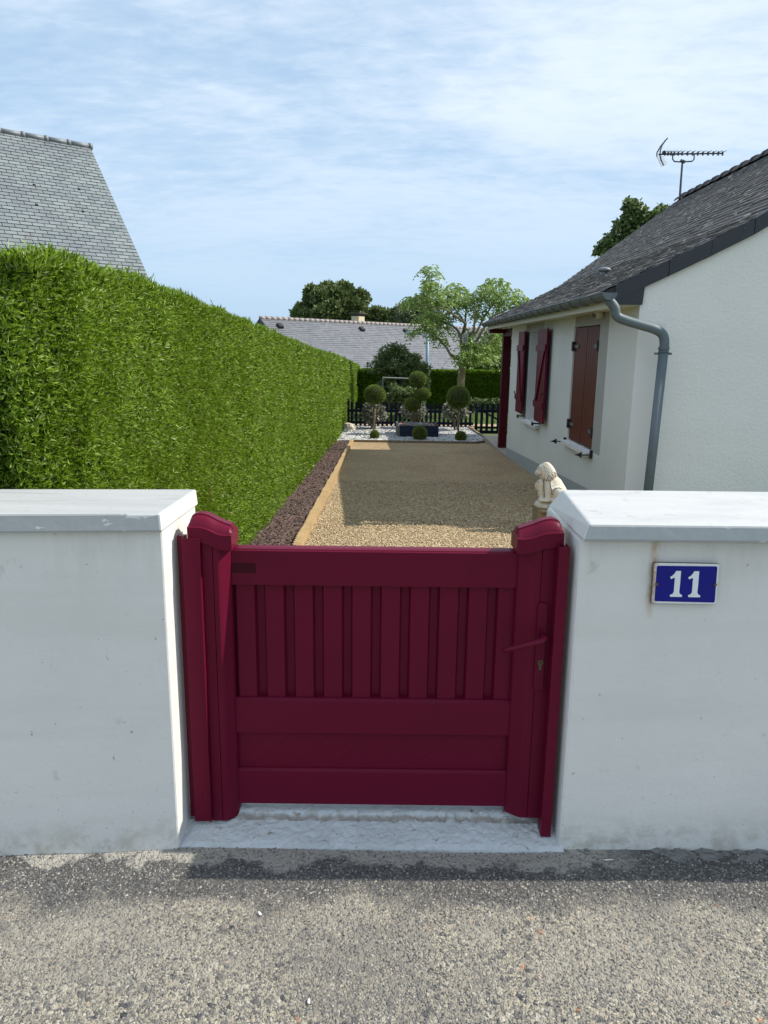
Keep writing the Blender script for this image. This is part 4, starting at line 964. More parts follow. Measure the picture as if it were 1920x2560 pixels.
body = [lb(800, 880, 205, 210, 270, R(-28), .02), lb(660, 800, 190, 170, 250, R(-12), 0), lb(900, 1030, 190, 210, 180, 0, .02), lb(650, 620, 185, 170, 220, R(-20), .0),
        lb(590, 460, 128, 128, 135, 0, 0), lb(480, 500, 100, 105, 115, R(10), -.0), lb(415, 575, 80, 82, 64, 0, -.0), lb(690, 540, 105, 125, 210, R(-25), .01),
        lb(440, 860, 100, 90, 140, R(15), -.02), lb(470, 1010, 72, 70, 150, R(-10), -.02), lb(500, 1150, 66, 70, 100, 0, -.02),
        lb(650, 960, 100, 90, 190, R(8), -.05), lb(645, 1130, 80, 80, 100, 0, -.055), lb(600, 1205, 90, 95, 40, 0, -.065), lb(485, 1195, 72, 85, 44, 0, -.05),
        lb(875, 1050, 150, 110, 160, 0, -.09), lb(800, 1200, 150, 90, 50, 0, -.085), lb(1010, 1120, 110, 130, 130, 0, .02)]
lbm = metaball_mesh('body', body, stone_m, ln, .009)
from mathutils.bvhtree import BVHTree
_bv = BVHTree.FromPolygons([v.co.copy() + ORG[ln.name] for v in lbm.data.vertices], [tuple(p.vertices) for p in lbm.data.polygons])
def SQ(px, py, off=.002):                                # a point on the carved surface
    o_ = Vector((0, 0, CH)); d_ = (LQ(px, py) - o_).normalized(); h_ = _bv.ray_cast(o_, d_)
    return (h_[0] + h_[1]*off) if h_[0] is not None else None
mb = MB()                                                # carved mane locks
for k in range(17):
    t = k/16; a0 = math.pi*(1.02 - .92*t); x0 = 575 + 85*math.cos(a0)*.9; y0 = 385 - 30*math.sin(a0)
    pth = []
    for j in range(9):
        u = j/8; px_v = x0 + (-55 + 265*t)*u*(.75+.25*u) + 13*math.sin(u*10+k*1.9); py_v = y0 + (250 + 150*math.sin(t*math.pi))*u
        if t < .2: px_v = max(px_v, 530 + 10*u)
        q_ = SQ(px_v, py_v)
        if q_ is not None: pth.append(q_)
    if len(pth) > 4:
        m_ = len(pth); mb.tube(pth, [.0035 + .0045*math.sin(math.pi*(i_+.5)/m_) for i_ in range(m_)], 6)
mb.build('mane', stone_m, ln, True)
grooves = []
mb = MB()
for k in range(16):
    t = (k+.5)/16; a0 = math.pi*(1.02 - .92*t); x0 = 575 + 85*math.cos(a0)*.9; y0 = 385 - 30*math.sin(a0); pth = []
    for j in range(9):
        u_ = j/8; px_v = x0 + (-55 + 265*t)*u_*(.75+.25*u_) + 13*math.sin(u_*10+k*1.9+1); py_v = y0 + (250 + 150*math.sin(t*math.pi))*u_
        q_ = SQ(max(px_v, 530), py_v, .0015)
        if q_ is not None: pth.append(q_)
    if len(pth) > 4: mb.tube(pth, .0048, 5)
mb.build('mane_groove_shade', crevice_shade_m, ln)  # shade between the locks, laid on as dark tubes
def carve(name, pts, r_, m_=None):
    q_ = [SQ(*p_) for p_ in pts]; q_ = [v_ for v_ in q_ if v_ is not None]
    if len(q_) > 1: MB().tube(q_, r_, 6).build(name, m_ or stone_m, ln, True)
carve('brow', [(420, 440), (455, 424), (505, 436)], .006)
carve('mouth', [(402, 600), (440, 618), (490, 604)], .003, crevice_shade_m)
carve('shoulder_crease', [(700, 720), (690, 800), (705, 900), (740, 1000), (735, 1080)], .004, crevice_shade_m)  # crease shade drawn as dark tubes on the stone
carve('haunch_crease', [(760, 1090), (770, 1000), (820, 935), (900, 920), (970, 950)], .0035, crevice_shade_m)
carve('leg_crease', [(545, 700), (550, 850), (560, 1000), (565, 1120)], .004, crevice_shade_m)
for nm_, p_, r3_ in (('eye', (452, 480), (.007, .005, .006)), ('nose', (400, 555), (.012, .012, .009)), ('ear', (575, 435), (.014, .010, .016))):
    q_ = SQ(*p_)
    if q_ is not None: MB().ball(tuple(q_), r3_, 8, 6).build(nm_, stone_m, ln, True)

# ------------------------------------------------------------------ left neighbour's slate roof
e0 = Vector((-6.70, 18, 5.92)); u = Vector((math.sin(R(50.6)), math.cos(R(50.6)), 0)); nh = Vector((u.y, -u.x, 0)); th = R(45.7)
dn = nh*math.cos(th) - Vector((0, 0, 1))*math.sin(th); nrm = nh*math.sin(th) + Vector((0, 0, 1))*math.cos(th)
zg_ = -.8; eave = 6.0; zev = e0.z - eave*math.sin(th)
nb_ = empty('neighbour_house', e0 + nh*3 - u*3 - Vector((0, 0, e0.z-zg_)), 'neighbouring house beyond the left hedge with a steep grey slate roof', 'house')
LEN = 11
mb = MB(); rgA = []
for s_ in (0, -LEN):
    o_ = e0 + u*s_; rgA.append([o_, o_+dn*eave, o_+dn*eave-Vector((0, 0, .08)), o_-Vector((0, 0, .1)), o_ - nh*eave*math.cos(th)-Vector((0, 0, eave*math.sin(th)+.08)), o_ - nh*eave*math.cos(th)-Vector((0, 0, eave*math.sin(th)))])
rd2 = mb.hull8(rgA[0], rgA[1]).build('roof', slate_gap, nb_)
Q = []; hrow = .104; wd = .225; r_ = 0; s_ = .02
while s_ < eave:
    off = (wd/2 if r_ % 2 else 0)
    x_ = -off - 0
    k = 0
    while x_ < LEN:
        a_, b_ = max(x_, 0)+.006, x_+wd-.006
        if b_ > a_+.02:
            lf = random.uniform(.010, .015); tw = random.uniform(-.002, .002)
            def P_(xx, ss, hh_): return e0 - u*xx + dn*ss + nrm*hh_
            Q.append([P_(a_, s_+hrow-.013, lf), P_(b_, s_+hrow-.013, lf+tw), P_(b_, s_-.003, .006), P_(a_, s_-.003, .006)])
        x_ += wd
    s_ += hrow; r_ += 1
quadmesh('slates', [[tuple(p) for p in q] for q in Q], slate_m, rd2)
mb = MB()
for k in range(26):
    c0 = e0 - u*(k*.47) + Vector((0, 0, .02)); mb.tube([c0+u*.02, c0-u*.44], .06, 12); mb.tube([c0+u*.035, c0-u*.035], .075, 12)
mb.build('ridge_tiles', ridgeg_m, rd2, True)
for (dx, ds) in ((1.0, .95), (2.0, 1.6), (.9, 1.75)):
    pass
mb = MB()
for px_v, py_v in ((197, 473), (91, 512), (207, 529), (85, 462)):
    d_r = ray(px_v, py_v); o_c = Vector((0, 0, CH)); t_ = (e0 - o_c).dot(nrm) / d_r.dot(nrm); h_ = o_c + d_r*t_
    MB().hull8([h_ - u*.03 + nrm*.012, h_ + u*.03 + nrm*.012, h_ + u*.022 + dn*.04 + nrm*.012, h_ - u*.022 + dn*.04 + nrm*.012], [h_ - u*.025 + nrm*.025, h_ + u*.025 + nrm*.025, h_ + u*.02 + dn*.035 + nrm*.03, h_ - u*.02 + dn*.035 + nrm*.03]).build('slate_hook', slate_gap, rd2)

W_ = []
for s_, a_ in ((0, .25), (-LEN, -.25)):
    o_ = e0 + u*(s_ - a_); inn_ = eave*math.cos(th) - .3
    W_.append([o_ + nh*inn_ + Vector((0, 0, zg_-e0.z)), o_ + nh*inn_ + Vector((0, 0, -inn_*math.tan(th)-.1)), o_ - Vector((0, 0, .12)), o_ - nh*inn_ + Vector((0, 0, -inn_*math.tan(th)-.1)), o_ - nh*inn_ + Vector((0, 0, zg_-e0.z))])
MB().hull8(W_[0], W_[1]).build('wall', beige_m, nb_)

# ------------------------------------------------------------------ far bungalow
fL = PY(650, 796, 40); zr = fL.z; dR = ray(1160, 821); tR = (zr - CH)/dR.z; fR = Vector((0, 0, CH)) + dR*tR
fu = (fR - fL); fu.z = 0; fl_ = fu.length + 3; fu.normalize(); fn = Vector((fu.y, -fu.x, 0)); ft = R(40); fdn = fn*math.cos(ft) - Vector((0, 0, 1))*math.sin(ft); fnr = fn*math.sin(ft)+Vector((0, 0, 1))*math.cos(ft)
fh = empty('bungalow', fL + fu*fl_/2 - Vector((0, 0, zr+1.6)), 'long bungalow far beyond the back hedge with a pale grey slate roof', 'house')
ES = 5.6
def ring(o_): return [o_, o_+fdn*ES, o_+fdn*ES-Vector((0, 0, .1)), o_-Vector((0, 0, .12)), o_-fn*ES*math.cos(ft)-Vector((0, 0, ES*math.sin(ft)+.1)), o_-fn*ES*math.cos(ft)-Vector((0, 0, ES*math.sin(ft)))]
rd3 = MB().hull8(ring(fL), ring(fL+fu*fl_)).build('roof', mat('slate_base', (.13, .13, .15), .8), fh)
Q = []; s_ = .0; r_ = 0
while s_ < ES-.1:
    x_ = -.16 if r_ % 2 else 0
    while x_ < fl_:
        a_, b_ = max(x_, 0)+.003, min(x_+.32, fl_)-.003
        if b_ > a_:
            P_ = lambda xx, ss, hh_: tuple(fL + fu*xx + fdn*ss + fnr*hh_)
            l_ = random.uniform(.02, .035); Q.append([P_(a_, s_+.155, l_), P_(b_, s_+.155, l_), P_(b_, s_, .012), P_(a_, s_, .012)])
        x_ += .32
    s_ += .16; r_ += 1
quadmesh('slates', Q, slatefar_m, rd3)
mb = MB(); mbj = MB(); k = 0.0
while k < fl_:
    c0 = fL + fu*k + Vector((0, 0, .03)); mb.tube([c0, c0+fu*.33], .10, 8); mbj.tube([c0+fu*.33, c0+fu*.40], .115, 8); k += .40
mb.build('ridge_tiles', ridgel_m, rd3, True); mbj.build('ridge_joints', mat('ridge_joint', (.13, .09, .09), .8), rd3, True)
def onfar(px_v, py_v):
    d_r = ray(px_v, py_v); o_c = Vector((0, 0, CH)); t_ = (fL - o_c).dot(fnr)/d_r.dot(fnr); return o_c + d_r*t_
for px_v, py_v in ((695, 813), (900, 821), (1010, 826)):
    h_ = onfar(px_v, py_v)
    MB().hull8([h_-fu*.18, h_+fu*.18, h_+fu*.15+fdn*.3, h_-fu*.15+fdn*.3], [h_-fu*.15+fnr*.14, h_+fu*.15+fnr*.14, h_+fu*.15+fdn*.3+fnr*.16, h_-fu*.15+fdn*.3+fnr*.16]).build('roof_vent', slate_gap, rd3)
ft_ = []
for d_, a_ in ((.3, 0), (fl_-.3, 0)):
    o_ = fL + fu*d_; i_ = ES*math.cos(ft)-.35
    ft_.append([o_+fn*i_-Vector((0, 0, zr+1.6)), o_+fn*i_-Vector((0, 0, i_*math.tan(ft)+.12)), o_-Vector((0, 0, .15)), o_-fn*i_-Vector((0, 0, i_*math.tan(ft)+.12)), o_-fn*i_-Vector((0, 0, zr+1.6))])
MB().hull8(ft_[0], ft_[1]).build('wall', beige_m, fh)
o_ = fL - fu*.05                                           # dark barge boards on the near gable
MB().hull8([o_, o_+fdn*ES, o_+fdn*ES-Vector((0, 0, .25)), o_-Vector((0, 0, .3))], [p+fu*.06 for p in (o_, o_+fdn*ES, o_+fdn*ES-Vector((0, 0, .25)), o_-Vector((0, 0, .3)))]).build('barge_board', verge_m, fh)
bdn = -fn*math.cos(ft)-Vector((0, 0, 1))*math.sin(ft)
MB().hull8([o_, o_+bdn*ES, o_+bdn*ES-Vector((0, 0, .25)), o_-Vector((0, 0, .3))], [p+fu*.06 for p in (o_, o_+bdn*ES, o_+bdn*ES-Vector((0, 0, .25)), o_-Vector((0, 0, .3)))]).build('barge_board', verge_m, fh)
def onridge(px_v):
    best = None
    for k in np.linspace(0, fl_, 400):
        p_ = fL + fu*float(k); d_r = ray(px_v, 800); e_ = abs(d_r.x/d_r.y - p_.x/p_.y)
        if best is None or e_ < best[0]: best = (e_, p_)
    return best[1]
cb = onridge(906) - fn*.35; Mc = Matrix.Translation((cb.x, cb.y, 0)) @ Matrix.Rotation(math.atan2(fu.y, fu.x), 4, 'Z')
ch = MB().box((-.26, -.3, zr-.9), (.26, .3, zr+.42), 0, Mc).build('chimney', chim_m, rd3)
mb = MB().box((-.38, -.42, zr+.56), (.38, .42, zr+.62), 0, Mc)
mb.box((-.24, -.28, zr+.42), (.24, .28, zr+.56), 0, Mc); mb.build('chimney_cap', barkd_m, rd3)

# ------------------------------------------------------------------ trees far away
def crown(blobs, n, L, W, shell=.75, droop=0.0):
    """leaf quads through a set of ellipsoid clumps, blobs: (centre, radii)"""
    vol = np.array([r[0]*r[1]*r[2] for c, r in blobs])**.67; cnt = (n*vol/vol.sum()).astype(int); out = []
    for (c, r), k in zip(blobs, cnt):
        d = unit(rng.normal(size=(k, 3))); rad = shell + (1-shell)*rng.random((k, 1)); lumpy = 1 + .18*np.sin(d[:, :1]*7+c[0])*np.cos(d[:, 2:]*6+c[2]*3) + .10*rng.normal(size=(k, 1))
        P = np.array(c) + d*np.array(r)*rad*lumpy
        D = d*.7 + rng.normal(size=(k, 3))*.6 + np.array([0, 0, -droop]); out.append(blades(P, D, L*(.6+.8*rng.random(k)), W))
    return np.concatenate(out)
def clumps(c, r, k, size, fill=.85):
    """small lumps spread through an ellipsoid so the outline is uneven"""
    out = []
    for i in range(k):
        d = Vector(rng.normal(size=3)).normalized(); q_ = fill * (random.random() ** .35)
        s_ = size * random.uniform(.6, 1.25); out.append(((c[0]+d.x*r[0]*q_, c[1]+d.y*r[1]*q_, c[2]+d.z*r[2]*q_), (s_, s_, s_*.8)))
    return out
def pxblob(cx_, cy_, rx, ry, Y, dep=None):
    c = PY(cx_, cy_, Y); k = Y/1850*1.02; return tuple(c), (rx*k, (dep if dep else rx*k*.9), ry*k)
def tree(name, label, cat, ells, k, size, n, L, W, leafm, trunkpx, Y, tr, group=None, barkmat=None, **kw):
    base = PY(trunkpx, 900, Y); bz = -1.0 if Y > 30 else gz(Y)
    t = empty(name, (base.x, Y, bz), label, cat, group)
    bl = []
    for e in ells:
        c, r = pxblob(*e[:4], Y + (e[4] if len(e) > 4 else 0)); bl += clumps(c, r, max(3, int(k*e[2]*e[3]/2500)), size)
    quadmesh('crown', crown(bl, n, L, W, **kw), leafm, t)
    top = sum((Vector(b_[0]) for b_ in bl), Vector())/len(bl)
    mb = MB().tube([(base.x, Y, bz-.2), (base.x*.6+top.x*.4, Y, bz*.4+top.z*.6), tuple(top)], [tr, tr*.7, tr*.3], 8)
    for b_ in bl[::max(1, len(bl)//14)]: mb.tube([(base.x*.6+top.x*.4, Y, bz*.4+top.z*.6), tuple(Vector(b_[0])*.5+top*.5+Vector((0, 0, -.1))), b_[0]], [tr*.45, tr*.25, tr*.08], 5)
    mb.build('trunk', barkmat or barkd_m, t, True); return t
tree('oak_tree', 'broad dark green oak rising behind the long slate roof', 'tree', [(830, 785, 100, 45), (800, 757, 62, 32), (870, 755, 58, 34), (835, 745, 50, 28), (750, 785, 36, 22), (915, 785, 40, 34), (845, 775, 60, 42), (812, 765, 50, 36)], 11, .62, 60000, .34, .24, oak_m, 830, 62, .5)
tree('field_maple_tree', 'lower dark green tree behind the roof, right of the chimney', 'tree', [(975, 800, 32, 26), (1000, 795, 20, 30)], 30, .5, 9000, .28, .2, oak_m, 975, 62, .3)
tree('willow_tree', 'pale feathery grey green tree behind the right end of the slate roof', 'tree', [(1012, 785, 30, 42), (1035, 800, 34, 40), (1078, 800, 40, 40), (1050, 770, 24, 30)], 26, .5, 7500, .30, .10, pale_m, 1035, 60, .3)
tree('beech_tree', 'dark drooping tree rising behind the tiled roof below the aerial', 'tree', [(1612, 548, 46, 32), (1568, 560, 26, 44), (1545, 602, 30, 24), (1530, 640, 12, 22), (1655, 527, 32, 16), (1506, 624, 11, 10), (1578, 512, 22, 12), (1630, 610, 55, 45), (1575, 620, 30, 30)], 55, .17, 12000, .16, .12, shrub_m, 1600, 30, .25, droop=.6)
tree('bushy_tree', 'dense green tree between the porch column and the locust tree', 'tree', [(1215, 900, 45, 42), (1245, 880, 30, 46), (1180, 915, 22, 22), (1290, 870, 40, 60)], 30, .34, 11000, .16, .10, shrub_m, 1225, 32, .2)

# dark green laurel-like shrub in front of the back hedge
tree('rounded_shrub', 'dark rounded shrub standing above the back hedge left of the lamp post', 'shrub', [(995, 905, 60, 36), (960, 915, 34, 26), (1035, 912, 34, 30), (990, 880, 34, 18), (1000, 960, 50, 40), (1045, 955, 30, 30)], 26, .16, 15000, .10, .035, shrub_m, 995, 22.6, .08)
tree('upright_shrub', 'leafy climber under the white trellis bar behind the picket fence', 'shrub', [(990, 985, 30, 36), (1020, 990, 22, 30), (965, 1000, 22, 30), (1040, 1000, 24, 22)], 30, .12, 7000, .07, .04, shrub_m, 990, 20.6, .04)

# ------------------------------------------------------------------ locust tree
TY = 22.0
def T(px_v, py_v, dy=0): return PY(960 + px_v/4.1475, 640 + py_v/4.1475, TY + dy)
lt = empty('locust_tree', (T(800, 1320).x, TY, gz(TY)), 'spreading light green locust tree with a pale bent trunk and bare lower boughs', 'tree')
tb = Vector((T(795, 1320).x, TY, gz(TY)-.05))
trunk = MB().tube([tb, T(798, 1320), T(808, 1180), T(822, 1100), T(822, 980), T(812, 880), T(815, 800)], [.13, .115, .11, .10, .085, .075, .06], 10)
br = [([(800, 1080), (740, 1060), (690, 1025), (650, 950), (600, 890), (540, 850), (470, 800), (380, 760)], .05, -.3),
      ([(810, 880), (770, 780), (720, 730), (640, 690), (520, 650), (420, 620)], .045, .5),
      ([(815, 820), (845, 700), (780, 650), (700, 590), (620, 545), (480, 515), (320, 505)], .05, -.6),
      ([(815, 830), (840, 700), (850, 560), (880, 450), (840, 360), (760, 300)], .04, .6),
      ([(830, 860), (930, 780), (945, 640), (930, 560), (1000, 440), (1080, 330)], .045, -.4),
      ([(840, 860), (960, 790), (1030, 650), (1090, 560), (1180, 450), (1150, 300)], .045, .3),
      ([(830, 960), (960, 880), (1050, 720), (1130, 620), (1200, 590), (1330, 535), (1450, 480)], .05, -.2),
      ([(480, 515), (500, 400), (480, 300), (470, 180)], .022, -.6), ([(840, 700), (700, 500), (640, 380), (600, 330)], .025, 0),
      ([(830, 1040), (900, 980), (980, 940), (1080, 900), (1160, 840)], .03, -.5)]
for pts_, r0, dy in br:
    m_ = len(pts_); trunk.tube([T(a_, b_, dy*min(1, i/2)) for i, (a_, b_) in enumerate(pts_)], [r0*(1-.8*i/(m_-1)) for i in range(m_)], 7)
trunk.build('trunk', bark_m, lt, True)
# foliage: drooping pinnate fronds hung in clusters
cl = [(470, 130, 70, 45, -.6), (490, 190, 60, 45, -.6), (440, 290, 95, 50, -.6), (520, 320, 60, 45, -.6), (250, 450, 75, 45, -.6), (220, 500, 50, 35, -.6), (380, 430, 90, 45, -.5), (520, 410, 90, 55, -.4), (470, 480, 80, 45, -.4),
      (640, 350, 75, 50, 0), (760, 330, 80, 50, .5), (700, 430, 110, 65, 0), (820, 360, 60, 45, .5), (620, 480, 80, 50, -.3), (760, 520, 90, 60, .2), (440, 600, 100, 60, .4), (560, 610, 80, 50, .4), (420, 700, 110, 60, -.2), (500, 750, 90, 50, -.2), (330, 770, 70, 30, -.3), (600, 700, 70, 45, .3),
      (700, 620, 80, 55, .3), (880, 440, 70, 60, .4), (960, 420, 80, 60, -.2), (1050, 330, 90, 50, -.3), (1150, 270, 90, 50, .2), (1230, 320, 80, 60, .2), (1100, 420, 110, 60, 0), (1250, 430, 110, 65, -.2), (1340, 380, 60, 60, 0), (1400, 460, 90, 55, -.2), (1460, 460, 60, 40, -.2), (1160, 520, 80, 50, .3), (1350, 520, 70, 35, -.2),
      (960, 560, 90, 50, .4), (1040, 600, 70, 50, .4), (1100, 770, 90, 60, .4), (1180, 800, 60, 60, .4), (950, 880, 100, 60, -.4), (900, 950, 90, 60, -.5), (870, 1030, 80, 50, -.6), (960, 1030, 100, 60, -.4), (1020, 960, 100, 60, -.3), (1100, 920, 90, 70, .2), (1060, 1040, 80, 60, .1), (760, 1020, 55, 30, -.4), (820, 1080, 50, 30, -.6), (560, 820, 60, 50, -.3), (620, 870, 40, 35, -.3), (640, 780, 50, 40, .3), (880, 790, 70, 40, .4), (1120, 860, 90, 60, .5), (1180, 960, 70, 70, .6)]
Vl = []
for cx_, cy_, rx, ry, dy in cl:
    k = int(rx*ry/190)
    for i in range(k):
        a_ = random.uniform(0, 6.283); q_ = math.sqrt(random.random())*1.12
        st = T(cx_ + rx*q_*math.cos(a_), cy_ + ry*q_*math.sin(a_), dy + random.uniform(-.35, .35))
        az = random.uniform(0, 6.283); dl = random.uniform(.18, .34); up = random.uniform(.0, .5)
        pts_ = []
        for j in range(7):
            t = j/6; pts_.append(np.array([st.x + math.cos(az)*dl*t, st.y + math.sin(az)*dl*t, st.z + dl*(up*t - 1.0*t*t)]))
        pts_ = np.array(pts_); dd = np.gradient(pts_, axis=0); sd = unit(np.cross(dd, np.array([0, 0, 1.0])+.01))
        for sgn in (-1, 1):
            P = pts_ ; D = sd*sgn + unit(dd)*.5 + np.array([0, 0, -.45]); Vl.append(blades(P, D, .085, .042))
quadmesh('crown', np.concatenate(Vl), loc_m, lt)
bbp = T(842, 855, -.25)
bb = empty('bird_box', bbp, 'small pale nest box fixed to the trunk of the locust tree', 'nest box')
MB().box((bbp.x-.085, bbp.y-.07, bbp.z-.12), (bbp.x+.085, bbp.y+.07, bbp.z+.08)).build('box_body', mat('nest_box', (.42, .42, .38), .7), bb)
MB().prism([(bbp.x-.1, bbp.z+.08), (bbp.x+.11, bbp.z+.08), (bbp.x+.02, bbp.z+.17), (bbp.x-.02, bbp.z+.17)], 'y', bbp.y-.1, bbp.y+.09).build('lid', mat('nest_lid', (.36, .36, .33), .7), bb)
MB().box((bbp.x-.055, bbp.y-.075, bbp.z-.09), (bbp.x+.055, bbp.y-.0705, bbp.z+.04)).build('front_hole', mat('nest_front', (.20, .20, .19), .8), bb)

# ------------------------------------------------------------------ lamp post
lb_ = PY(1068, 830, 30); lo_ = empty('street_lamp', (lb_.x, 30, -.5), 'slim blue grey street lamp in front of the far slate roof', 'street lamp')
MB().tube([(PY(1068, 940, 30).x, 30, -.5), tuple(PY(1069, 832, 30))], [.085, .06], 10).build('pole', lamp_m, lo_, True)
MB().tube([tuple(PY(1069, 846, 30)), tuple(PY(1055, 836, 30)), tuple(PY(1038, 833, 30))], .035, 8).build('arm', lamp_m, lo_, True)
q = PY(1036, 833, 30); MB().ball((q.x-.1, 30, q.z), (.28, .12, .07), 14, 8).build('lamp_head', lamp_m, lo_, True)

# trellis frame
tp = [PY(957, 944, 21), PY(1024, 945, 21), PY(957, 1010, 21)]
tr_ = empty('trellis_frame', (tp[0].x, 21, gz(21)), 'thin grey post and crossbar frame standing behind the picket fence', 'trellis')
metalg_m = mat('trellis_grey', (.14, .15, .15), .6)
MB().tube([(tp[0].x-.02, 21, gz(21)), (tp[0].x, 21, tp[0].z)], .022, 8).build('post', metalg_m, tr_)
MB().tube([(tp[1].x+.22, 21, gz(21)), (tp[1].x+.22, 21, tp[1].z-.02)], .02, 8).build('post', metal_m, tr_)
MB().tube([tp[0], (tp[1].x+.22, 21, tp[1].z-.02)], .018, 8).build('crossbar', mat('crossbar', (.26, .27, .26), .5), tr_)

# ------------------------------------------------------------------ picket fence and gate
FY = PZ(1107, 1078, -.42).y; FY = 16.9 if not 15 < FY < 25 else FY
FY = 19.25
zt_ = PY(1100, 1009, FY).z; zb_ = PY(1100, 1080, FY).z
fx0 = PY(871, 1040, FY).x; fx1 = PY(1184, 1040, FY).x
pf = empty('picket_fence', (.5, FY, zb_), 'dark blue round-topped picket fence behind the white stone bed', 'fence')
ztf = lambda x_: PY(871, 1004, FY).z + (PY(1184, 1011, FY).z - PY(871, 1004, FY).z)*(x_-fx0)/(fx1-fx0)
def picket(x_, y_, z0, z1, w_=.062, t=.022):
    pts_ = [(x_-w_/2, z0), (x_+w_/2, z0), (x_+w_/2, z1-w_/2)] + [(x_+w_/2*math.cos(a_), z1-w_/2+w_/2*math.sin(a_)) for a_ in [math.pi*k/8 for k in range(1, 8)]] + [(x_-w_/2, z1-w_/2)]
    return MB().prism(pts_, 'y', y_, y_+t)
step = .1135
x_ = fx0 + .09; k = 0
while x_ < fx1 - .05:
    picket(x_, FY-.03, gz(FY)-.02, ztf(x_)).build('picket', fence_m, pf); x_ += step
for zz_ in (.62, .14):
    MB().box((fx0, FY, gz(FY)+ (zt_-gz(FY))*zz_), (fx1, FY+.03, gz(FY)+(zt_-gz(FY))*zz_+.07)).build('rail', fence_m, pf)
MB().box((fx0-.03, FY-.01, gz(FY)-.02), (fx0+.03, FY+.05, ztf(fx0)+.02)).ball((fx0, FY+.02, ztf(fx0)+.035), (.035, .035, .035), 10, 6).build('post', fence_m, pf)
FG = 18.6
g2x0, g2x1 = PY(1191, 1040, FG).x, PY(1290, 1040, FG).x
pg = empty('picket_gate', (g2x0, FG, gz(FG)), 'dark blue picket gate with a diagonal brace beside the porch column', 'gate')
for px_v in (1204, 1217.5, 1231, 1245.5, 1260, 1273, 1287):
    x_ = PY(px_v, 1040, FG).x; picket(x_, FG-.03, gz(FG)+.0, PY(px_v, 1009+(px_v-1200)*.012, FG).z, .066).build('picket', fence_m, pg)
zr1, zr2 = PY(1230, 1028, FG).z, PY(1230, 1080, FG).z
MB().box((g2x0, FG, zr1-.035), (g2x1, FG+.03, zr1+.035)).build('rail', fence_m, pg); MB().box((g2x0, FG, zr2-.035), (g2x1, FG+.03, zr2+.035)).build('rail', fence_m, pg)
a_, b_ = Vector((g2x0+.1, FG+.035, zr1)), Vector((g2x1, FG+.035, zr2+.05))
MB().hull8([a_, a_+Vector((.09, 0, 0)), b_+Vector((.09, 0, 0)), b_], [p+Vector((0, .025, 0)) for p in (a_, a_+Vector((.09, 0, 0)), b_+Vector((.09, 0, 0)), b_)]).build('brace', fence_m, pg)
gp_ = PY(1191, 1040, FG).x
gpo = empty('gate_post', (gp_, FG, gz(FG)), 'round dark blue gate post with a turned cap beside the picket gate', 'gate post')
MB().tube([(gp_, FG, gz(FG)-.02), (gp_, FG, PY(1191, 1020, FG).z)], .037, 12).build('shaft', fence_m, gpo, True)
zc_ = PY(1191, 1020, FG).z; MB().lathe((gp_, FG, zc_), [(.03, 0), (.055, .03), (.055, .045), (.025, .06), (.038, .09), (.03, .12), (.01, .135)], 14).build('cap', fence_m, gpo, True)

# lawn blades
n = 26000; x = rng.uniform(-1, 8, n); y = rng.uniform(20.3, 25, n); P = np.stack([x, y, gzv(y)], 1)
tag(quadmesh('grass', blades(P, np.stack([.3*rng.normal(size=n), .3*rng.normal(size=n), np.ones(n)], 1), .05, .014), grass_m), 'short green lawn seen through the picket fence', 'grass', kind='stuff')

# ------------------------------------------------------------------ planting on the white bed
def topball(mb_leaf, c, r, n, L=.024, W=.013):
    n = int(n*1.4)
    d = unit(rng.normal(size=(n, 3))); P = np.array(c) + d*np.array(r)*(1+.008*rng.normal(size=(n, 1))) ; return blades(P - d*L*.55, d + rng.normal(size=(n, 3))*.5, L, W)
def pixball(cx_, cy_, rx, ry, Y):
    c = PY(cx_, cy_, Y); k = Y/1850*1.025; return c, (rx*k, rx*k, ry*k)
def Bp(x, y): return (850 + x/5.925, 900 + y/5.925)
def Ap(x, y): return (1060 + x/6.9125, 900 + y/6.9125)
def standard(cpx, rx, ry, Y, footpx, m, label, dens=5000):
    c, r = pixball(*cpx, rx, ry, Y); fx = PY(footpx, 1080, Y).x
    t = empty('topiary_standard', (fx, Y, gz(Y)), label, 'topiary')
    MB().ball(tuple(c), tuple(q*.97 for q in r), 28, 18, nz=.03).build('ball_core', core_m, t, True)
    quadmesh('foliage', topball(None, c, r, dens), box_m, t)
    MB().tube([(fx, Y, gz(Y)-.02), ((fx+c.x)/2+.01, Y, (gz(Y)+c.z)/2), tuple(c)], [.024, .02, .018], 8).build('stem', bark_m, t, True)
    return t
standard(Bp(515, 512), 27, 23.5, 18.0, 934, boxd_m, 'clipped ball topiary on a tall bare stem at the left of the white bed')
standard(Ap(590, 645), 28.5, 28.5, 17.6, 1146, boxd_m, 'largest dark ball topiary on a stem at the right of the white bed')
def globe(cpx, rx, ry, Y, label, m=box_m):
    c, r = pixball(*cpx, rx, ry, Y); c.z = gz(Y) + r[2]*.93
    t = empty('topiary_ball', (c.x, Y, gz(Y)), label, 'topiary')
    MB().ball(tuple(c), tuple(q*.96 for q in r), 24, 14, nz=.04).build('ball_core', core_m, t, True)
    quadmesh('foliage', topball(None, c, r, 2600), m, t); return t
Yb = lambda px_v, py_v: PZ(px_v, py_v, -.42).y
for (cx_, cy_), rx, ry, bt, lab in ((Bp(513, 1112), 11.4, 12.5, Bp(515, 1185), 'small low clipped ball at the left front of the white bed'), (Bp(1182, 1088), 18.2, 20, Bp(1180, 1205), 'larger low clipped ball in front of the blue planter'), (Ap(636, 1330), 14.2, 13.6, Ap(635, 1420), 'low clipped ball at the right front of the white bed')):
    globe((cx_, cy_), rx, ry, min(Yb(*bt), 16.9), lab)
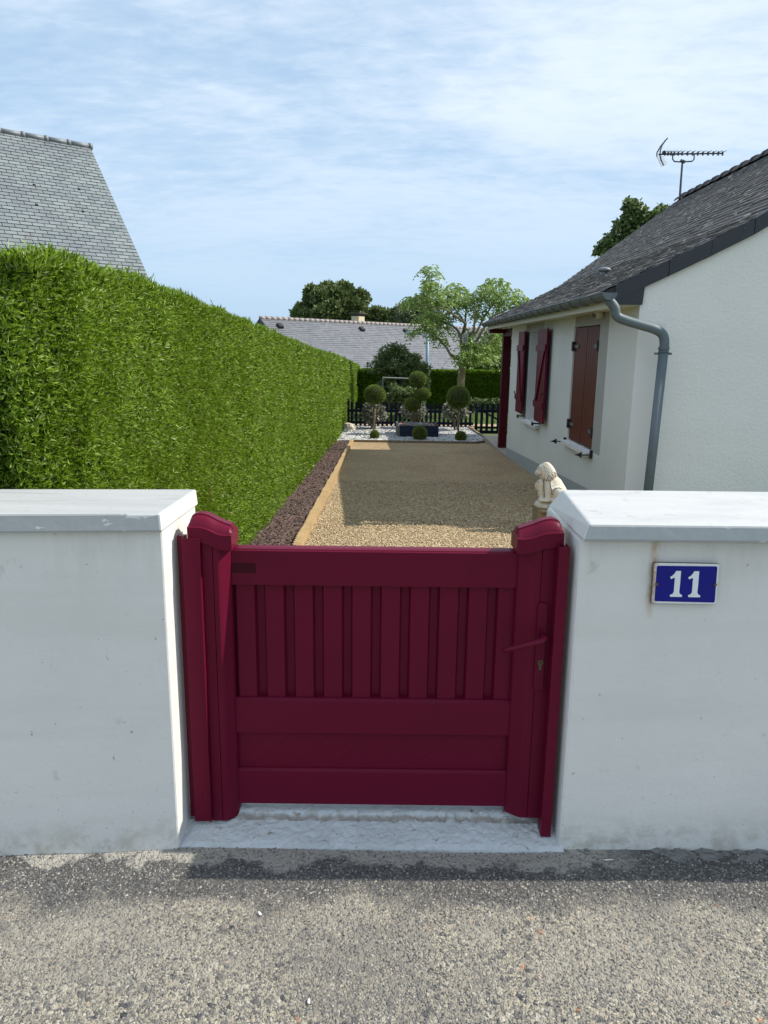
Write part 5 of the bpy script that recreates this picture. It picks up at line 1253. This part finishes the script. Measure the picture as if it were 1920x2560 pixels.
def variegated(cpx, rx, ry, Y, footpx, label, n=1500):
    c, r = pixball(*cpx, rx, ry, Y); fx = PY(footpx, 1070, Y).x
    t = empty('variegated_shrub', (fx, Y, gz(Y)), label, 'shrub', 'variegated shrubs along the picket fence')
    bl = clumps(tuple(c), r, 30, r[0]*.40, .72); quadmesh('foliage', crown(bl, n*5, .07, .036, shell=.4), vari_m, t)
    mb = MB()
    for k in range(6):
        a_ = k*1.05; mb.tube([(fx+.03*math.cos(a_), Y+.03*math.sin(a_), gz(Y)-.02), (fx+.1*math.cos(a_), Y+.08*math.sin(a_), c.z-r[2]*.5), tuple(c + Vector((.16*math.cos(a_), .16*math.sin(a_), 0)))], [.016, .012, .006], 6)
    mb.build('stems', bark_m, t, True)
variegated(Bp(495, 770), 28, 27, 18.6, 933, 'grey and cream variegated shrub behind the left topiary stem')
variegated(Bp(1090, 760), 29, 24, 18.75, 1035, 'grey variegated shrub behind the blue planter')
variegated(Ap(540, 870), 34, 25, 18.5, 1140, 'grey variegated shrub behind the right topiary stem')
# planter
pz0 = gz(16.9); PYf = 16.95
pxl, pxr = PY(Bp(858, 1140)[0], Bp(858, 1140)[1], PYf).x, PY(Bp(1458, 1160)[0], Bp(1458, 1160)[1], PYf).x
ptop = PY(Bp(1200, 975)[0], Bp(1200, 975)[1], PYf).z; PYbk = PYf + .95
plx = pxl - .10
pn = empty('planter', ((pxl+pxr)/2, PYf, pz0), 'low rectangular dark blue planter box on the white stones', 'planter')
MB().box((pxl, PYf, pz0-.02), (pxr, PYf+.04, ptop), 0).build('front_board', planter_m, pn, bevel=.004)
MB().hull8([(pxl, PYf, pz0-.02), (pxl+.04, PYf, pz0-.02), (plx+.10, PYbk, pz0-.02), (plx+.06, PYbk, pz0-.02)], [(pxl, PYf-.002, ptop+.002), (pxl+.04, PYf-.002, ptop+.002), (plx+.10, PYbk, ptop+.002), (plx+.06, PYbk, ptop+.002)]).build('side_board', planteri_m, pn)
MB().box((pxr-.04, PYf+.04, pz0-.02), (pxr, PYbk, ptop)).build('side_board', planter_m, pn); MB().box((plx+.08, PYbk-.04, pz0-.02), (pxr-.04, PYbk, ptop)).build('back_board', planter_m, pn)
MB().box((pxl+.04, PYf+.04, pz0), (pxr-.04, PYbk-.04, ptop-.03)).build('soil', soil_m, pn)
MB().box((pxl, PYf-.003, pz0+(ptop-pz0)*.5-.004), (pxr, PYf+.002, pz0+(ptop-pz0)*.5+.004)).build('board_joint', fence_m, pn)
# cloud topiary growing in the planter
CY = PYf + .5
ct = empty('cloud_topiary', (PY(1045, 1050, CY).x, CY, ptop-.05), 'three-ball cloud topiary growing out of the blue planter', 'topiary')
stems = MB()
for (cx_, cy_), rx, ry, fx_, m_ in ((Bp(1152, 285), 22, 19, Bp(1135, 0)[0], box_m), (Bp(1222, 505), 20.5, 16, Bp(1172, 0)[0], box_m), (Bp(1075, 655), 20, 16.5, Bp(1110, 0)[0], box_m)):
    c, r = pixball(cx_, cy_, rx, ry, CY)
    co_ = MB().ball(tuple(c), tuple(q*.96 for q in r), 24, 14, nz=.04).build('ball_core', core_m, ct, True); quadmesh('foliage', topball(None, c, r, 3200), m_, ct)
    stems.tube([(PY(fx_, 1050, CY).x, CY, ptop-.06), (PY(fx_, 1020, CY).x+.01, CY, (ptop+c.z)/2), tuple(c)], [.022, .018, .014], 7)
stems.build('stems', bark_m, ct, True)
# bedding flowers in the planter
bf = PY(*Bp(1130, 925), PYf+.25); n = 500; P = np.stack([bf.x + rng.normal(size=n)*.16, PYf+.25+rng.normal(size=n)*.08, np.full(n, ptop-.03)+.05*rng.random(n)], 1)
tag(quadmesh('bedding_flowers', blades(P, rng.normal(size=(n, 3))*.6+np.array([0, 0, .8]), .05, .03), silver_m), 'silver and mauve bedding flowers spilling along the planter front', 'flowers', kind='stuff')
# white rock at the fence corner
rk = PZ(*Bp(110, 1055), -.42); rk = Vector((PY(870, 1070, 18.3).x+.02, 18.3, gz(18.3)))
tag(MB().ball((rk.x, rk.y, rk.z+.07), (.17, .14, .13), 14, 9, nz=.5, fr=1.6).build('white_rock', mat('white_rock', (.55, .50, .42), .9, bump=[('noise', 20, .6, .02)])), 'pale angular rock at the left corner of the picket fence', 'rock')
# climbing weeds of light leaves low behind the fence (rose bushes)
n = 3000; x = rng.uniform(2.6, 6, n); P = np.stack([x, 24.6+.2*rng.random(n), -.42+.42*rng.random(n)**.8], 1)
tag(quadmesh('flower_row', blades(P, rng.normal(size=(n, 3)), .08, .04), shrub_m), 'row of pale leafy plants along the foot of the back hedge', 'plants', kind='stuff')
# litter on the road
for px_v, py_v, sx, lab in ((650, 2285, .010, 'dry pale leaf on the road below the left gate post'), (772, 2500, .009, 'torn white scrap near the bottom of the road'), (1520, 2153, .018, 'thin white splinter at the foot of the right wall')):
    p = PZ(px_v, py_v, .0); zz0 = road_z(p.x, p.y)
    mb = MB(); a_ = random.uniform(0, 3) if sx < .015 else 0; ca, sa = math.cos(a_), math.sin(a_)
    pts_ = [(-1, -.25), (-.3, -.45), (.6, -.2), (1, .1), (.4, .4), (-.5, .3)]
    if sx > .015: pts_ = [(x_, y_*.25) for x_, y_ in pts_]
    lo = [(p.x + sx*(x_*ca-y_*sa), p.y + sx*(x_*sa+y_*ca), zz0+.003+.003*abs(x_)) for x_, y_ in pts_]
    mb.hull8(lo, [(x_, y_, z_+.0015) for x_, y_, z_ in lo]); tag(mb.build('litter_scrap', mat('scrap', (.68, .66, .62), .8)), lab, 'litter')
